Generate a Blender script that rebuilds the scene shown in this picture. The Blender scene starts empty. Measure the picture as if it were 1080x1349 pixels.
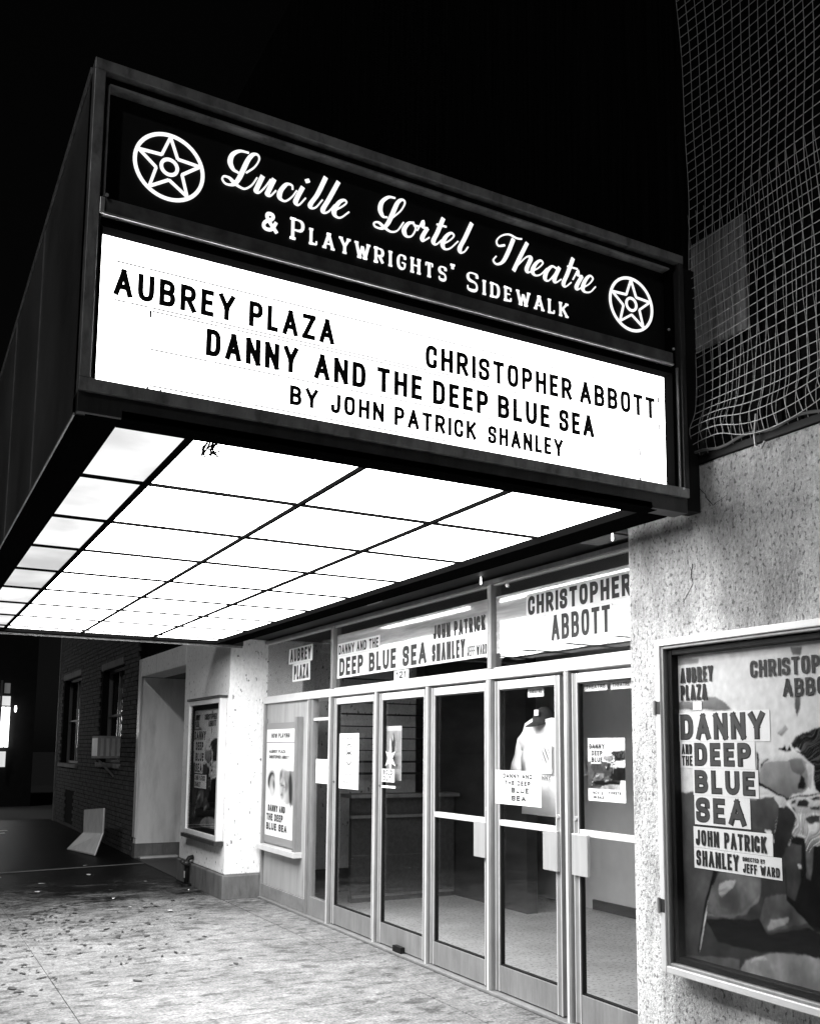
import bpy, bmesh, math, random
from mathutils import Vector, Matrix
random.seed(7)
S = bpy.context.scene
COL = S.collection
PI = math.pi

# ------------------------------------------------------------------ camera
F, PX, PY = 1248.34, 540.88, 833.73          # focal length and principal point for a 1080 x 1349 frame
YAW, PITCH, ROLL = 0.4974, 0.1220, 0.0080
cam = bpy.data.objects.new('camera', bpy.data.cameras.new('camera')); COL.objects.link(cam)
fw = Vector((math.sin(YAW)*math.cos(PITCH), math.cos(YAW)*math.cos(PITCH), math.sin(PITCH)))
rt = Vector((math.cos(YAW), -math.sin(YAW), 0)); up = rt.cross(fw)
r2 = rt*math.cos(ROLL) + up*math.sin(ROLL); u2 = -rt*math.sin(ROLL) + up*math.cos(ROLL)
M = Matrix((r2, u2, -fw)).transposed().to_4x4(); M.translation = Vector((-3.309, -3.2702, 1.655))
cam.matrix_world = M
cam.data.sensor_width = 36; cam.data.lens = F/1349*36
cam.data.shift_x = (540-PX)/1349; cam.data.shift_y = (PY-674.5)/1349
cam.data.clip_start = 0.05; cam.data.clip_end = 500
S.camera = cam
# ------------------------------------------------------------------ world, night sky
W = bpy.data.worlds.new('World'); S.world = W; W.use_nodes = True
nt = W.node_tree; bg = nt.nodes['Background']
sky = nt.nodes.new('ShaderNodeTexSky'); sky.sky_type = 'NISHITA'; sky.sun_disc = False
sky.sun_elevation = math.radians(38); sky.sun_rotation = math.radians(215)
bw = nt.nodes.new('ShaderNodeRGBToBW'); nt.links.new(sky.outputs[0], bw.inputs[0]); nt.links.new(bw.outputs[0], bg.inputs[0])
bg.inputs[1].default_value = 0.00025
sun = bpy.data.objects.new('sun', bpy.data.lights.new('sun', 'SUN')); COL.objects.link(sun)
sun.data.energy = 0.17; sun.data.angle = math.radians(3)
sun.rotation_euler = Vector((0.62, 0.55, -0.62)).to_track_quat('-Z', 'Y').to_euler(); sun.location = (-8, -8, 9)
S.view_settings.view_transform = 'Standard'; S.view_settings.look = 'None'
S.view_settings.exposure = 1.5; S.view_settings.gamma = 1; S.view_settings.use_curve_mapping = False
S.render.engine = 'CYCLES'

# ------------------------------------------------------------------ materials (all grey: the place is shown in black and white)
MATS = {}
def mat(name, v, rough=.7, metal=0, var=0, scale=(6, 6, 6), bump=0, bscale=(80, 80, 80), speck=None, spscale=(40, 40, 40), spth=(.30, .36), patch=None, emit=None, spec=.5, grain=None, far_fade=None):
    """grey principled with: broad variation, dark specks, worn patches, relief"""
    m = bpy.data.materials.new(name); m.use_nodes = True; n = m.node_tree.nodes; l = m.node_tree.links
    b = n['Principled BSDF']; b.inputs['Roughness'].default_value = rough; b.inputs['Metallic'].default_value = metal
    b.inputs['Specular IOR Level'].default_value = spec
    b.inputs['Base Color'].default_value = (v, v, v, 1)
    geo = n.new('ShaderNodeNewGeometry')
    def noise(sc, detail=6, rg=.6):
        mp = n.new('ShaderNodeMapping'); mp.inputs['Scale'].default_value = sc; l.new(geo.outputs['Position'], mp.inputs[0])
        t = n.new('ShaderNodeTexNoise'); t.inputs['Scale'].default_value = 1; t.inputs['Detail'].default_value = detail; t.inputs['Roughness'].default_value = rg
        l.new(mp.outputs[0], t.inputs[0]); return t.outputs[0]
    def ramp(src, a, b_, va, vb):
        r = n.new('ShaderNodeMapRange'); r.inputs[1].default_value = a; r.inputs[2].default_value = b_; r.inputs[3].default_value = va; r.inputs[4].default_value = vb
        l.new(src, r.inputs[0]); return r.outputs[0]
    def mul(a, b_):
        k = n.new('ShaderNodeMath'); k.operation = 'MULTIPLY'; l.new(a, k.inputs[0]); l.new(b_, k.inputs[1]); return k.outputs[0]
    cur = None
    if var:
        cur = ramp(noise(scale), .3, .7, v*(1-var), v*(1+var))
    if speck is not None:
        s = ramp(noise(spscale, 3, .5), spth[0], spth[1], speck, 1)
        if cur is None:
            vv = n.new('ShaderNodeValue'); vv.outputs[0].default_value = v; cur = vv.outputs[0]
        cur = mul(cur, s)
    if patch:
        (sc, a, b_, lo) = patch
        cur = mul(cur, ramp(noise(sc, 8, .65), a, b_, lo, 1))
    if grain:
        if cur is None:
            vv = n.new('ShaderNodeValue'); vv.outputs[0].default_value = v; cur = vv.outputs[0]
        for (sc, a, b_, lo, hi) in grain: cur = mul(cur, ramp(noise(sc, 10, .72), a, b_, lo, hi))
    if far_fade:      # ragged darkening further up the pavement, the light's falloff painted into its colour
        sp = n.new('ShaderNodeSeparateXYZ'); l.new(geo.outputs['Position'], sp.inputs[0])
        ad = n.new('ShaderNodeMath'); ad.operation = 'MULTIPLY_ADD'; ad.inputs[1].default_value = far_fade[1]; l.new(noise((1.1, 1.6, 1), 9, .68), ad.inputs[0]); l.new(sp.outputs[1], ad.inputs[2])
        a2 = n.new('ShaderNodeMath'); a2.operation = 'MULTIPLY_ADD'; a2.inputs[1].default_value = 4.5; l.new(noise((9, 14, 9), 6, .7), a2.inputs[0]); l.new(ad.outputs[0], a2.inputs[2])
        cur = mul(cur, ramp(a2.outputs[0], far_fade[0]+2.25-1.5, far_fade[0]+2.25+.8, 1, far_fade[2])); b.inputs['Specular IOR Level'].default_value = .07; l.new(ramp(ad.outputs[0], far_fade[0]-.4, far_fade[0]+.4, rough, .42), b.inputs['Roughness'])
    if cur is not None:
        cb = n.new('ShaderNodeCombineColor')
        for i in range(3): l.new(cur, cb.inputs[i])
        l.new(cb.outputs[0], b.inputs['Base Color'])
    if bump:
        bp = n.new('ShaderNodeBump'); bp.inputs['Strength'].default_value = bump; bp.inputs['Distance'].default_value = .01
        l.new(noise(bscale, 5, .6), bp.inputs['Height']); l.new(bp.outputs[0], b.inputs['Normal'])
    if emit is not None:
        b.inputs['Emission Color'].default_value = (1, 1, 1, 1); b.inputs['Emission Strength'].default_value = emit
    MATS[name] = m; return m
def glass_mat(name, ior, tint=.92):
    m = bpy.data.materials.new(name); m.use_nodes = True; n = m.node_tree.nodes; l = m.node_tree.links; n.clear()
    o = n.new('ShaderNodeOutputMaterial'); mx = n.new('ShaderNodeMixShader'); lw = n.new('ShaderNodeLayerWeight'); lw.inputs[0].default_value = .5; pw = n.new('ShaderNodeMath'); pw.operation = 'POWER'; pw.inputs[1].default_value = 5; l.new(lw.outputs['Facing'], pw.inputs[0]); fr = n.new('ShaderNodeMapRange'); fr.inputs[3].default_value = ((ior-1)/(ior+1))**2; fr.inputs[4].default_value = 1; l.new(pw.outputs[0], fr.inputs[0])
    t = n.new('ShaderNodeBsdfTransparent'); t.inputs[0].default_value = (tint, tint, tint, 1)
    g = n.new('ShaderNodeBsdfGlossy'); g.inputs['Roughness'].default_value = .015
    geo = n.new('ShaderNodeNewGeometry'); tn = n.new('ShaderNodeTexNoise'); tn.inputs['Scale'].default_value = 2.2; l.new(geo.outputs['Position'], tn.inputs[0])
    bp = n.new('ShaderNodeBump'); bp.inputs['Strength'].default_value = .05; bp.inputs['Distance'].default_value = .01; l.new(tn.outputs[0], bp.inputs['Height']); l.new(bp.outputs[0], g.inputs['Normal'])
    l.new(fr.outputs[0], mx.inputs[0]); l.new(t.outputs[0], mx.inputs[1]); l.new(g.outputs[0], mx.inputs[2]); l.new(mx.outputs[0], o.inputs[0]); MATS[name] = m; return m
stucco = mat('stucco', .70, .9, var=.10, scale=(3, 3, 2), bump=1, bscale=(80, 80, 60), speck=.40, spscale=(62, 62, 44), spth=(.37, .42), patch=((1.3, 1.3, .55), .36, .54, .50), grain=[((70, 70, 46), .38, .58, .70, 1.10), ((14, 14, 7), .35, .65, .80, 1.12), ((1.9, 1.9, .8), .38, .60, .62, 1.15), ((11, 11, .7), .30, .46, .80, 1.0)])
stucco_white = mat('stucco_white', .90, .8, var=.05, scale=(5, 5, .8), bump=.5, bscale=(60, 60, 35), speck=.22, spscale=(34, 34, 18), spth=(.30, .35), patch=((6, 6, .5), .26, .40, .75), grain=[((40, 40, 18), .34, .58, .82, 1.04)])
plinth_m = mat('plinth_paint', .13, .7, var=.3, scale=(8, 8, 3), bump=.5, bscale=(40, 40, 20), patch=((12, 12, 2), .3, .5, .6))
beige = mat('weathered_panel', .72, .8, var=.22, scale=(2.5, 2.5, .7), bump=.2, patch=((3, 3, .6), .33, .5, .7))
black = mat('black_paint', .006, .6, var=.3, spec=.25)
dark = mat('dark_metal', .03, .42, .0, var=.4, scale=(12, 12, 1.5), bump=.25, bscale=(40, 40, 8))
frame_m = mat('brushed_dark_metal', .30, .45, .3, var=.35, scale=(14, 14, 6), bump=.25, bscale=(60, 60, 20), patch=((20, 20, 9), .3, .5, .5))
bead = mat('bright_bead', .75, .3, .6, var=.3, scale=(9, 9, 9))
alu = mat('door_aluminium', .27, .40, .3, var=.10, scale=(60, 60, .6), grain=[((9, 9, 2.5), .35, .65, .8, 1.15)])
edge_m = mat('bright_edge', .8, .3, .3, var=.1)
alu_lt = mat('light_aluminium', .66, .38, .15, var=.08, scale=(9, 9, 4))
steel = mat('satin_plate', .62, .3, .5, var=.1, scale=(20, 20, 2))
concrete = mat('concrete', .25, .72, var=.15, scale=(1.1, 1.1, 1.1), bump=1, bscale=(38, 38, 38), patch=((4.5, 8, 5), .40, .45, .55), grain=[((48, 48, 48), .38, .60, .55, 1.15), ((9, 13, 9), .38, .60, .66, 1.12), ((1.1, 1.3, 1), .38, .58, .66, 1.1)], far_fade=(11.6, 7.5, .04))  # last argument darkens the far walk's colour for the fading light
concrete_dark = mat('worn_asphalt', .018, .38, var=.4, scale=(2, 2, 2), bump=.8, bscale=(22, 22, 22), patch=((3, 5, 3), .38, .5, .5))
joint = mat('joint_dirt', .05, .95)
asphalt = mat('asphalt', .045, .8, var=.3, bump=.6)
lobby_fl = mat('lobby_tile', .62, .55, var=.2, scale=(2, 2, 2), bump=.5, bscale=(35, 35, 35), speck=.5, spscale=(38, 38, 38), spth=(.36, .46))
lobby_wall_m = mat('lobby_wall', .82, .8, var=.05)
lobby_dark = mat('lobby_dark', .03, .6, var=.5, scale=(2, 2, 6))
brick_m = mat('dark_brick', .05, .85, var=.6, scale=(11, 5, 14), bump=.5)
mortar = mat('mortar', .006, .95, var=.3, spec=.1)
netm = mat('net_rope', .42, .9, var=.3, scale=(30, 30, 30))
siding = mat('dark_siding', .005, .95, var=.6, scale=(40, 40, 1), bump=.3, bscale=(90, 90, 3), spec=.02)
siding_lt = mat('grey_boarding', .16, .8, var=.5, scale=(50, 50, 1.5), bump=.3)
paper = mat('paper', .82, .6)
ink = mat('black_ink', .012, .6)
ink_grey = mat('grey_ink', .10, .6)
letter_black = mat('marquee_letter_black', .006, .45)
cloth_w = mat('white_cotton', .85, .9, bump=.2, bscale=(200, 200, 200))
cloth_d = mat('dark_cloth', .015, .8)
plastic = mat('pale_plastic', .75, .55, var=.12, bump=.2)
glass = glass_mat('door_glass', 1.50, .98)
tglass = glass_mat('transom_glass', 2.1, .85)
film = mat('reflection_film', .55, .12, var=.45, scale=(1.2, 1.2, 16)); film.node_tree.nodes['Principled BSDF'].inputs['Coat Weight'].default_value = 1; film.node_tree.nodes['Principled BSDF'].inputs['Coat Roughness'].default_value = .03; film.node_tree.nodes['Principled BSDF'].inputs['Coat IOR'].default_value = 2.2  # pale coated sheet that imitates the lit ceiling mirrored in the transoms
cglass = glass_mat('case_glass', 1.30, .95)
lightbox = mat('sign_lightbox', .8, .5, emit=2.3)
matte = mat('matte_black', .003, 1, spec=0)
def dusty(name, e):
    m = mat(name, .4, .4, emit=e); n = m.node_tree.nodes; l = m.node_tree.links; t = n.new('ShaderNodeTexNoise'); t.inputs['Scale'].default_value = 2.2; t.inputs['Detail'].default_value = 5
    g_ = n.new('ShaderNodeNewGeometry'); l.new(g_.outputs['Position'], t.inputs[0]); r_ = n.new('ShaderNodeMapRange'); r_.inputs[1].default_value = .35; r_.inputs[2].default_value = .65; r_.inputs[3].default_value = e*.72; r_.inputs[4].default_value = e*1.25
    l.new(t.outputs[0], r_.inputs[0]); l.new(r_.outputs[0], n['Principled BSDF'].inputs['Emission Strength']); return m
panel_m = [mat('ceiling_diffuser', .8, .4, emit=4.6), dusty('ceiling_diffuser_aged', .33), dusty('ceiling_diffuser_dim', .25), mat('ceiling_diffuser_new', .8, .4, emit=5.2)]
name_lit = mat('backlit_lettering', .6, .7, emit=.42)
lamp_m = mat('lit_pane', .8, .5, emit=1.6)
lamp_dim = mat('dim_lit_pane', .5, .5, emit=.25)
bulb_m = mat('small_bulb', .8, .5, emit=2.0)

def print_mat():
    m = bpy.data.materials.new('photographic_print'); m.use_nodes = True; n = m.node_tree.nodes; l = m.node_tree.links
    b = n['Principled BSDF']; b.inputs['Roughness'].default_value = .85; b.inputs['Specular IOR Level'].default_value = .1
    a = n.new('ShaderNodeVertexColor'); a.layer_name = 'print'; l.new(a.outputs[0], b.inputs['Base Color']); return m
printm = print_mat()

# ------------------------------------------------------------------ object helpers
def tag(o, label=None, cat=None, group=None, kind=None):
    if label: o['label'] = label
    if cat: o['category'] = cat
    if group: o['group'] = group
    if kind: o['kind'] = kind
    return o
def empty(name, loc, label=None, cat=None, group=None, kind=None, parent=None):
    o = bpy.data.objects.new(name, None); COL.objects.link(o); o.location = loc; o.empty_display_size = .1
    if parent: o.parent = parent
    return tag(o, label, cat, group, kind)
def wloc(o):
    v = Vector(o.location)
    while o.parent: o = o.parent; v += Vector(o.location)
    return v
class MB:
    def __init__(s): s.v = []; s.f = []
    def add(s, vs, fs):
        k = len(s.v); s.v += [tuple(v) for v in vs]; s.f += [tuple(i+k for i in f) for f in fs]
    def box(s, a, b):
        x0, y0, z0 = [min(a[i], b[i]) for i in range(3)]; x1, y1, z1 = [max(a[i], b[i]) for i in range(3)]
        s.add([(x0,y0,z0),(x1,y0,z0),(x1,y1,z0),(x0,y1,z0),(x0,y0,z1),(x1,y0,z1),(x1,y1,z1),(x0,y1,z1)],
              [(0,3,2,1),(4,5,6,7),(0,1,5,4),(1,2,6,5),(2,3,7,6),(3,0,4,7)]); return s
    def tube(s, pts, r, n=6, caps=True):
        pts = [Vector(p) for p in pts]; rings = []; last = None
        for i, p in enumerate(pts):
            d = (pts[min(i+1, len(pts)-1)] - pts[max(i-1, 0)]).normalized()
            a = d.cross(Vector((0, 0, 1)) if abs(d.z) < .9 else Vector((1, 0, 0))).normalized()
            if last is not None:
                a = (last - d*last.dot(d)).normalized()
            last = a; b = d.cross(a); rr = r[i] if isinstance(r, (list, tuple)) else r
            rings.append([p + a*math.cos(2*PI*k/n)*rr + b*math.sin(2*PI*k/n)*rr for k in range(n)])
        vs = [q for R in rings for q in R]; fs = []
        for i in range(len(pts)-1):
            for k in range(n): fs.append((i*n+k, i*n+(k+1) % n, (i+1)*n+(k+1) % n, (i+1)*n+k))
        if caps: fs.append(tuple(range(n-1, -1, -1))); fs.append(tuple((len(pts)-1)*n+k for k in range(n)))
        s.add(vs, fs); return s
    def build(s, name, m, parent=None, bevel=0, smooth=False, **t):
        me = bpy.data.meshes.new(name)
        off = wloc(parent) if parent else Vector((0, 0, 0))
        if parent: base = off
        else:
            xs = list(zip(*s.v)); base = Vector(((min(xs[0])+max(xs[0]))/2, (min(xs[1])+max(xs[1]))/2, min(xs[2])))
        me.from_pydata([tuple(Vector(v)-base) for v in s.v], [], s.f); me.validate(); me.update()
        for mm in (m if isinstance(m, (list, tuple)) else [m]): me.materials.append(mm)
        o = bpy.data.objects.new(name, me); COL.objects.link(o)
        if parent: o.parent = parent
        else: o.location = base
        if smooth:
            for p in me.polygons: p.use_smooth = True
        if bevel:
            bv = o.modifiers.new('bevel', 'BEVEL'); bv.width = bevel; bv.segments = 2; bv.limit_method = 'ANGLE'
        return tag(o, **t)
def box(name, a, b, m, parent=None, bevel=0, **t): return MB().box(a, b).build(name, m, parent, bevel, **t)
def shared(name, me, loc, parent, sc=None):
    o = bpy.data.objects.new(name, me); COL.objects.link(o); o.parent = parent; o.location = Vector(loc) - wloc(parent)
    if sc: o.scale = sc
    return o

# ------------------------------------------------------------------ lettering: every glyph is built from strokes
def arc(pts, r=.25, n=4):
    """round the inner corners of a polyline"""
    out = [pts[0]]
    for i in range(1, len(pts)-1):
        a, b, c = Vector(pts[i-1]), Vector(pts[i]), Vector(pts[i+1])
        ra = min(r, (b-a).length*.5); rc = min(r, (c-b).length*.5)
        p, q = b+(a-b).normalized()*ra, b+(c-b).normalized()*rc
        for k in range(n+1):
            t = k/n; out.append(tuple(p*(1-t)**2 + b*2*t*(1-t) + q*t*t))
    out.append(pts[-1]); return out
# width (relative to height), list of (round?, points); x and y both in height units after scaling x by width
G = {
 'A': (.62, [(0, [(0,0),(.5,1),(1,0)]), (0, [(.17,.3),(.83,.3)])]),
 'B': (.56, [(0, [(0,0),(0,1)]), (1, [(0,1),(.94,1),(.94,.53),(0,.53)]), (1, [(0,.52),(1,.52),(1,0),(0,0)])]),
 'C': (.54, [(1, [(1,.72),(1,1),(0,1),(0,0),(1,0),(1,.28)])]),
 'D': (.56, [(0, [(0,0),(0,1)]), (1, [(0,1),(1,1),(1,0),(0,0)])]),
 'E': (.46, [(0, [(1,1),(0,1),(0,0),(1,0)]), (0, [(.05,.52),(.85,.52)])]),
 'F': (.46, [(0, [(1,1),(0,1),(0,0)]), (0, [(.05,.52),(.85,.52)])]),
 'G': (.56, [(1, [(1,.74),(1,1),(0,1),(0,0),(1,0),(1,.45)]), (0, [(.95,.45),(.55,.45)])]),
 'H': (.56, [(0, [(0,0),(0,1)]), (0, [(1,0),(1,1)]), (0, [(.05,.52),(.95,.52)])]),
 'I': (.15, [(0, [(0,0),(0,1)])]),
 'J': (.48, [(1, [(1,1),(1,0),(0,0),(0,.3)])]),
 'K': (.56, [(0, [(0,0),(0,1)]), (0, [(1,1),(.08,.42)]), (0, [(.35,.58),(1,0)])]),
 'L': (.44, [(0, [(0,1),(0,0),(1,0)])]),
 'M': (.72, [(0, [(0,0),(0,1),(.5,.3),(1,1),(1,0)])]),
 'N': (.58, [(0, [(0,0),(0,1),(1,0),(1,1)])]),
 'O': (.56, [(1, [(.5,1),(1,1),(1,0),(0,0),(0,1),(.5,1)])]),
 'P': (.54, [(0, [(0,0),(0,1)]), (1, [(0,1),(1,1),(1,.45),(0,.45)])]),
 'Q': (.56, [(1, [(.5,1),(1,1),(1,0),(0,0),(0,1),(.5,1)]), (0, [(.6,.25),(1.05,-.05)])]),
 'R': (.56, [(0, [(0,0),(0,1)]), (1, [(0,1),(.98,1),(.98,.47),(0,.47)]), (0, [(.5,.45),(1,0)])]),
 'S': (.54, [(1, [(1,.76),(1,1),(0,1),(0,.54),(1,.5),(1,0),(0,0),(0,.24)])]),
 'T': (.54, [(0, [(0,1),(1,1)]), (0, [(.5,0),(.5,.96)])]),
 'U': (.56, [(1, [(0,1),(0,0),(1,0),(1,1)])]),
 'V': (.60, [(0, [(0,1),(.5,0),(1,1)])]),
 'W': (.86, [(0, [(0,1),(.26,0),(.5,.8),(.74,0),(1,1)])]),
 'X': (.58, [(0, [(0,0),(1,1)]), (0, [(0,1),(1,0)])]),
 'Y': (.60, [(0, [(0,1),(.5,.45),(1,1)]), (0, [(.5,0),(.5,.47)])]),
 'Z': (.54, [(0, [(0,1),(1,1),(0,0),(1,0)])]),
 '1': (.28, [(0, [(.1,.8),(.9,1),(.9,0)])]),
 '2': (.52, [(1, [(0,.74),(0,1),(1,1),(1,.6),(0,.05)]), (0, [(0,0),(1,0)])]),
 "'": (.04, [(0, [(0,1),(0,.78)])]),
 '.': (.04, [(0, [(0,0),(0,.07)])]),
 ',': (.04, [(0, [(0,.05),(-.05,-.12)])]),
 '&': (.70, [(1, [(1,0),(.25,.68),(.25,1),(.75,1),(.75,.7),(0,.42),(0,0),(.65,0),(.95,.48)])]),
 '|': (.04, [(0, [(0,-.1),(0,1.05)])]),
}
def strip(mb, pts, hw, P, d0, d1):
    """solid flat ribbon along 2D pts, half width hw (number or list), P maps (x,y,depth) to 3D"""
    q = [Vector(p) for p in pts]; q = [q[0]] + [b for a, b in zip(q, q[1:]) if (b-a).length > 1e-6]
    n = len(q); L = []; R = []
    for i in range(n):
        h = hw[i] if isinstance(hw, list) and i < len(hw) else (hw if not isinstance(hw, list) else hw[-1])
        a = (q[i]-q[i-1]).normalized() if i else (q[1]-q[0]).normalized()
        b = (q[i+1]-q[i]).normalized() if i < n-1 else a
        na, nb = Vector((-a.y, a.x)), Vector((-b.y, b.x)); m = na+nb
        if m.length < .25: m = na
        m.normalize(); k = min(1/max(m.dot(na), .35), 1.9)
        L.append(q[i]+m*h*k); R.append(q[i]-m*h*k)
    vs = [P(p.x, p.y, d) for d in (d0, d1) for pr in zip(L, R) for p in pr]; N = 2*n; fs = []
    for i in range(n-1):
        a, b, c, d = 2*i, 2*i+1, 2*i+3, 2*i+2
        fs += [(N+a, N+b, N+c, N+d), (a, d, c, b), (a, N+a, N+d, d), (b, c, N+c, N+b)]
    fs += [(0, 1, N+1, N), (N-2, 2*N-2, 2*N-1, N-1)]
    mb.add(vs, fs)
def P3(O, U, V, Nn):
    O, U, V, Nn = Vector(O), Vector(U), Vector(V), Vector(Nn)
    return lambda x, y, d: O + U*x + V*y + Nn*d
def text_layout(s, gap, wf=1, small=None):
    x = 0; out = []
    for ch in s:
        if ch == ' ': x += .42*wf; continue
        k = 1
        if small and ch.islower(): k = small
        w = G[ch.upper()][0]*wf*k
        out.append((ch, x, w, k)); x += w+gap
    return out, x-gap
def glyph(mb, ch, x0, y0, w, h, sw, P, th, serif=0, base=0):
    """one glyph; stroke width sw; h height. strokes kept inside the box"""
    hs = sw/2
    strokes = []
    for rnd, pts in G[ch][1]:
        if rnd: strokes.append((rnd, pts)); continue
        cur = [pts[0]]
        for i in range(1, len(pts)-1):
            a = Vector(((pts[i][0]-pts[i-1][0])*(w-sw), (pts[i][1]-pts[i-1][1])*(h-sw))); b = Vector(((pts[i+1][0]-pts[i][0])*(w-sw), (pts[i+1][1]-pts[i][1])*(h-sw)))
            cur.append(pts[i])
            if a.length > 0 and b.length > 0 and a.normalized().dot(b.normalized()) < -.1: strokes.append((0, cur)); cur = [pts[i]]
        cur.append(pts[-1]); strokes.append((0, cur))
    for j, (rnd, pts) in enumerate(strokes):
        q = [(x0+hs+px*max(w-sw, 0), y0+hs+py*(h-sw)) for px, py in pts]
        if rnd: q = arc(q, .3*h if not serif else .45*h)
        if serif:
            hw = []
            for i in range(len(q)):
                a = Vector(q[max(i-1, 0)]); b = Vector(q[min(i+1, len(q)-1)]); d = (b-a).normalized()
                hw.append(hs*(.45+.75*abs(d.y)))
        else: hw = hs
        if not serif and q[0] != q[-1]:
            a, b, c, d = Vector(q[0]), Vector(q[1]), Vector(q[-1]), Vector(q[-2])
            k0 = .98 if pts[0] not in ((0, .53), (0, .52), (0, .45), (0, .47)) else 0; k1 = .98 if pts[-1] not in ((0, .53), (0, .52), (0, .45), (0, .47)) else 0
            q = [tuple(a+(a-b).normalized()*hs*k0)] + q[1:-1] + [tuple(c+(c-d).normalized()*hs*k1)]
        strip(mb, q, hw, P, base, base+th+j*.0002)
        if serif:
            for (px, py), (qx, qy) in ((pts[0], q[0]), (pts[-1], q[-1])):
                if py in (0, 1) and ch not in 'OD&' and not (ch in 'BPR' and px > 0) and not (ch == 'B' and j):
                    if ch in 'ELTZ' and not (px == 0 and ch == 'L') and not (ch == 'T' and px == .5): 
                        strip(mb, [(qx, qy), (qx, qy+(.2*h if py == 0 else -.2*h))], hs*.6, P, base, base+th+.0004); continue
                    strip(mb, [(qx-serif*h, qy), (qx+serif*h, qy)], hs*.8, P, base, base+th+.0004)
            if ch in 'BDPREFL': strip(mb, [(x0+hs-serif*h, y0+(hs if ch not in 'X' else 0)), (x0+hs+serif*h, y0+hs)], hs*.8, P, base, base+th+.0005); 
            if ch in 'BDPREF': strip(mb, [(x0+hs-serif*h, y0+h-hs), (x0+hs+serif*h, y0+h-hs)], hs*.8, P, base, base+th+.0005)
def text(s, O, U, Nn, width, h, sw, m, parent, name='letter', th=.004, gap=.16, serif=0, small=None, joined=False, base=0, jitter=0, V=(0, 0, 1)):
    """lay the words out over exactly `width`; each letter is its own object unless joined"""
    lay, tot = text_layout(s, gap, 1, small); k = width/tot; P = P3(O, U, V, Nn); big = MB(); objs = []
    for ch, x, w, kk in lay:
        mb = big if joined else MB()
        glyph(mb, ch.upper(), x*k, (random.uniform(-jitter, jitter)), w*k, h*kk, sw*(1 if kk == 1 else .92), P, th, serif, base)
        if not joined: objs.append(mb.build(name, m, parent))
    if joined: return big.build(name, m, parent, kind='stuff')
    return objs
# script letters: centre lines of the pen strokes, in metres on the name board (x, z)
FIRST_WORD = [('L', [[(-2.2716, 3.8772), (-2.3067, 3.873), (-2.3342, 3.8496), (-2.3424, 3.8178), (-2.3299, 3.7927), (-2.3091, 3.7851)], [(-2.2795, 3.7945), (-2.2482, 3.827), (-2.2309, 3.8621), (-2.2366, 3.8801), (-2.2549, 3.8757), (-2.2739, 3.8481), (-2.2916, 3.8023), (-2.3084, 3.7599), (-2.328, 3.7326), (-2.3557, 3.7266), (-2.3698, 3.7405), (-2.3642, 3.7539), (-2.3439, 3.754), (-2.3231, 3.7394), (-2.3023, 3.7301), (-2.2817, 3.7296), (-2.2565, 3.7523), (-2.2366, 3.7879)]]), ('u', [[(-2.215, 3.8011), (-2.2331, 3.7543), (-2.2393, 3.7337), (-2.2272, 3.731), (-2.2043, 3.7605), (-2.1831, 3.7983)], [(-2.1694, 3.8026), (-2.1893, 3.7518), (-2.1946, 3.734), (-2.1824, 3.7314), (-2.1608, 3.759)]]), ('c', [[(-2.0936, 3.784), (-2.0972, 3.8003), (-2.1188, 3.7979), (-2.1422, 3.7636), (-2.1452, 3.7357), (-2.1235, 3.7277), (-2.0971, 3.752), (-2.0772, 3.7847)]]), ('i', [[(-2.0525, 3.8066), (-2.0744, 3.7573), (-2.0804, 3.7348), (-2.0666, 3.7297), (-2.04, 3.765)], [(-2.0374, 3.8442), (-2.031, 3.8319)]]), ('l', [[(-1.9576, 3.8772), (-1.9908, 3.7965), (-2.0192, 3.7467), (-2.0144, 3.7317), (-1.9952, 3.7418), (-1.9697, 3.7792)]]), ('l', [[(-1.9035, 3.8747), (-1.9418, 3.7921), (-1.9667, 3.7415), (-1.9608, 3.7279), (-1.9419, 3.7395), (-1.9187, 3.7725)]]), ('e', [[(-1.9205, 3.7497), (-1.8913, 3.7712), (-1.8676, 3.7967), (-1.8776, 3.806), (-1.9002, 3.788), (-1.9194, 3.749), (-1.9133, 3.7286), (-1.8905, 3.7286), (-1.8555, 3.7623)]])]
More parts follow.
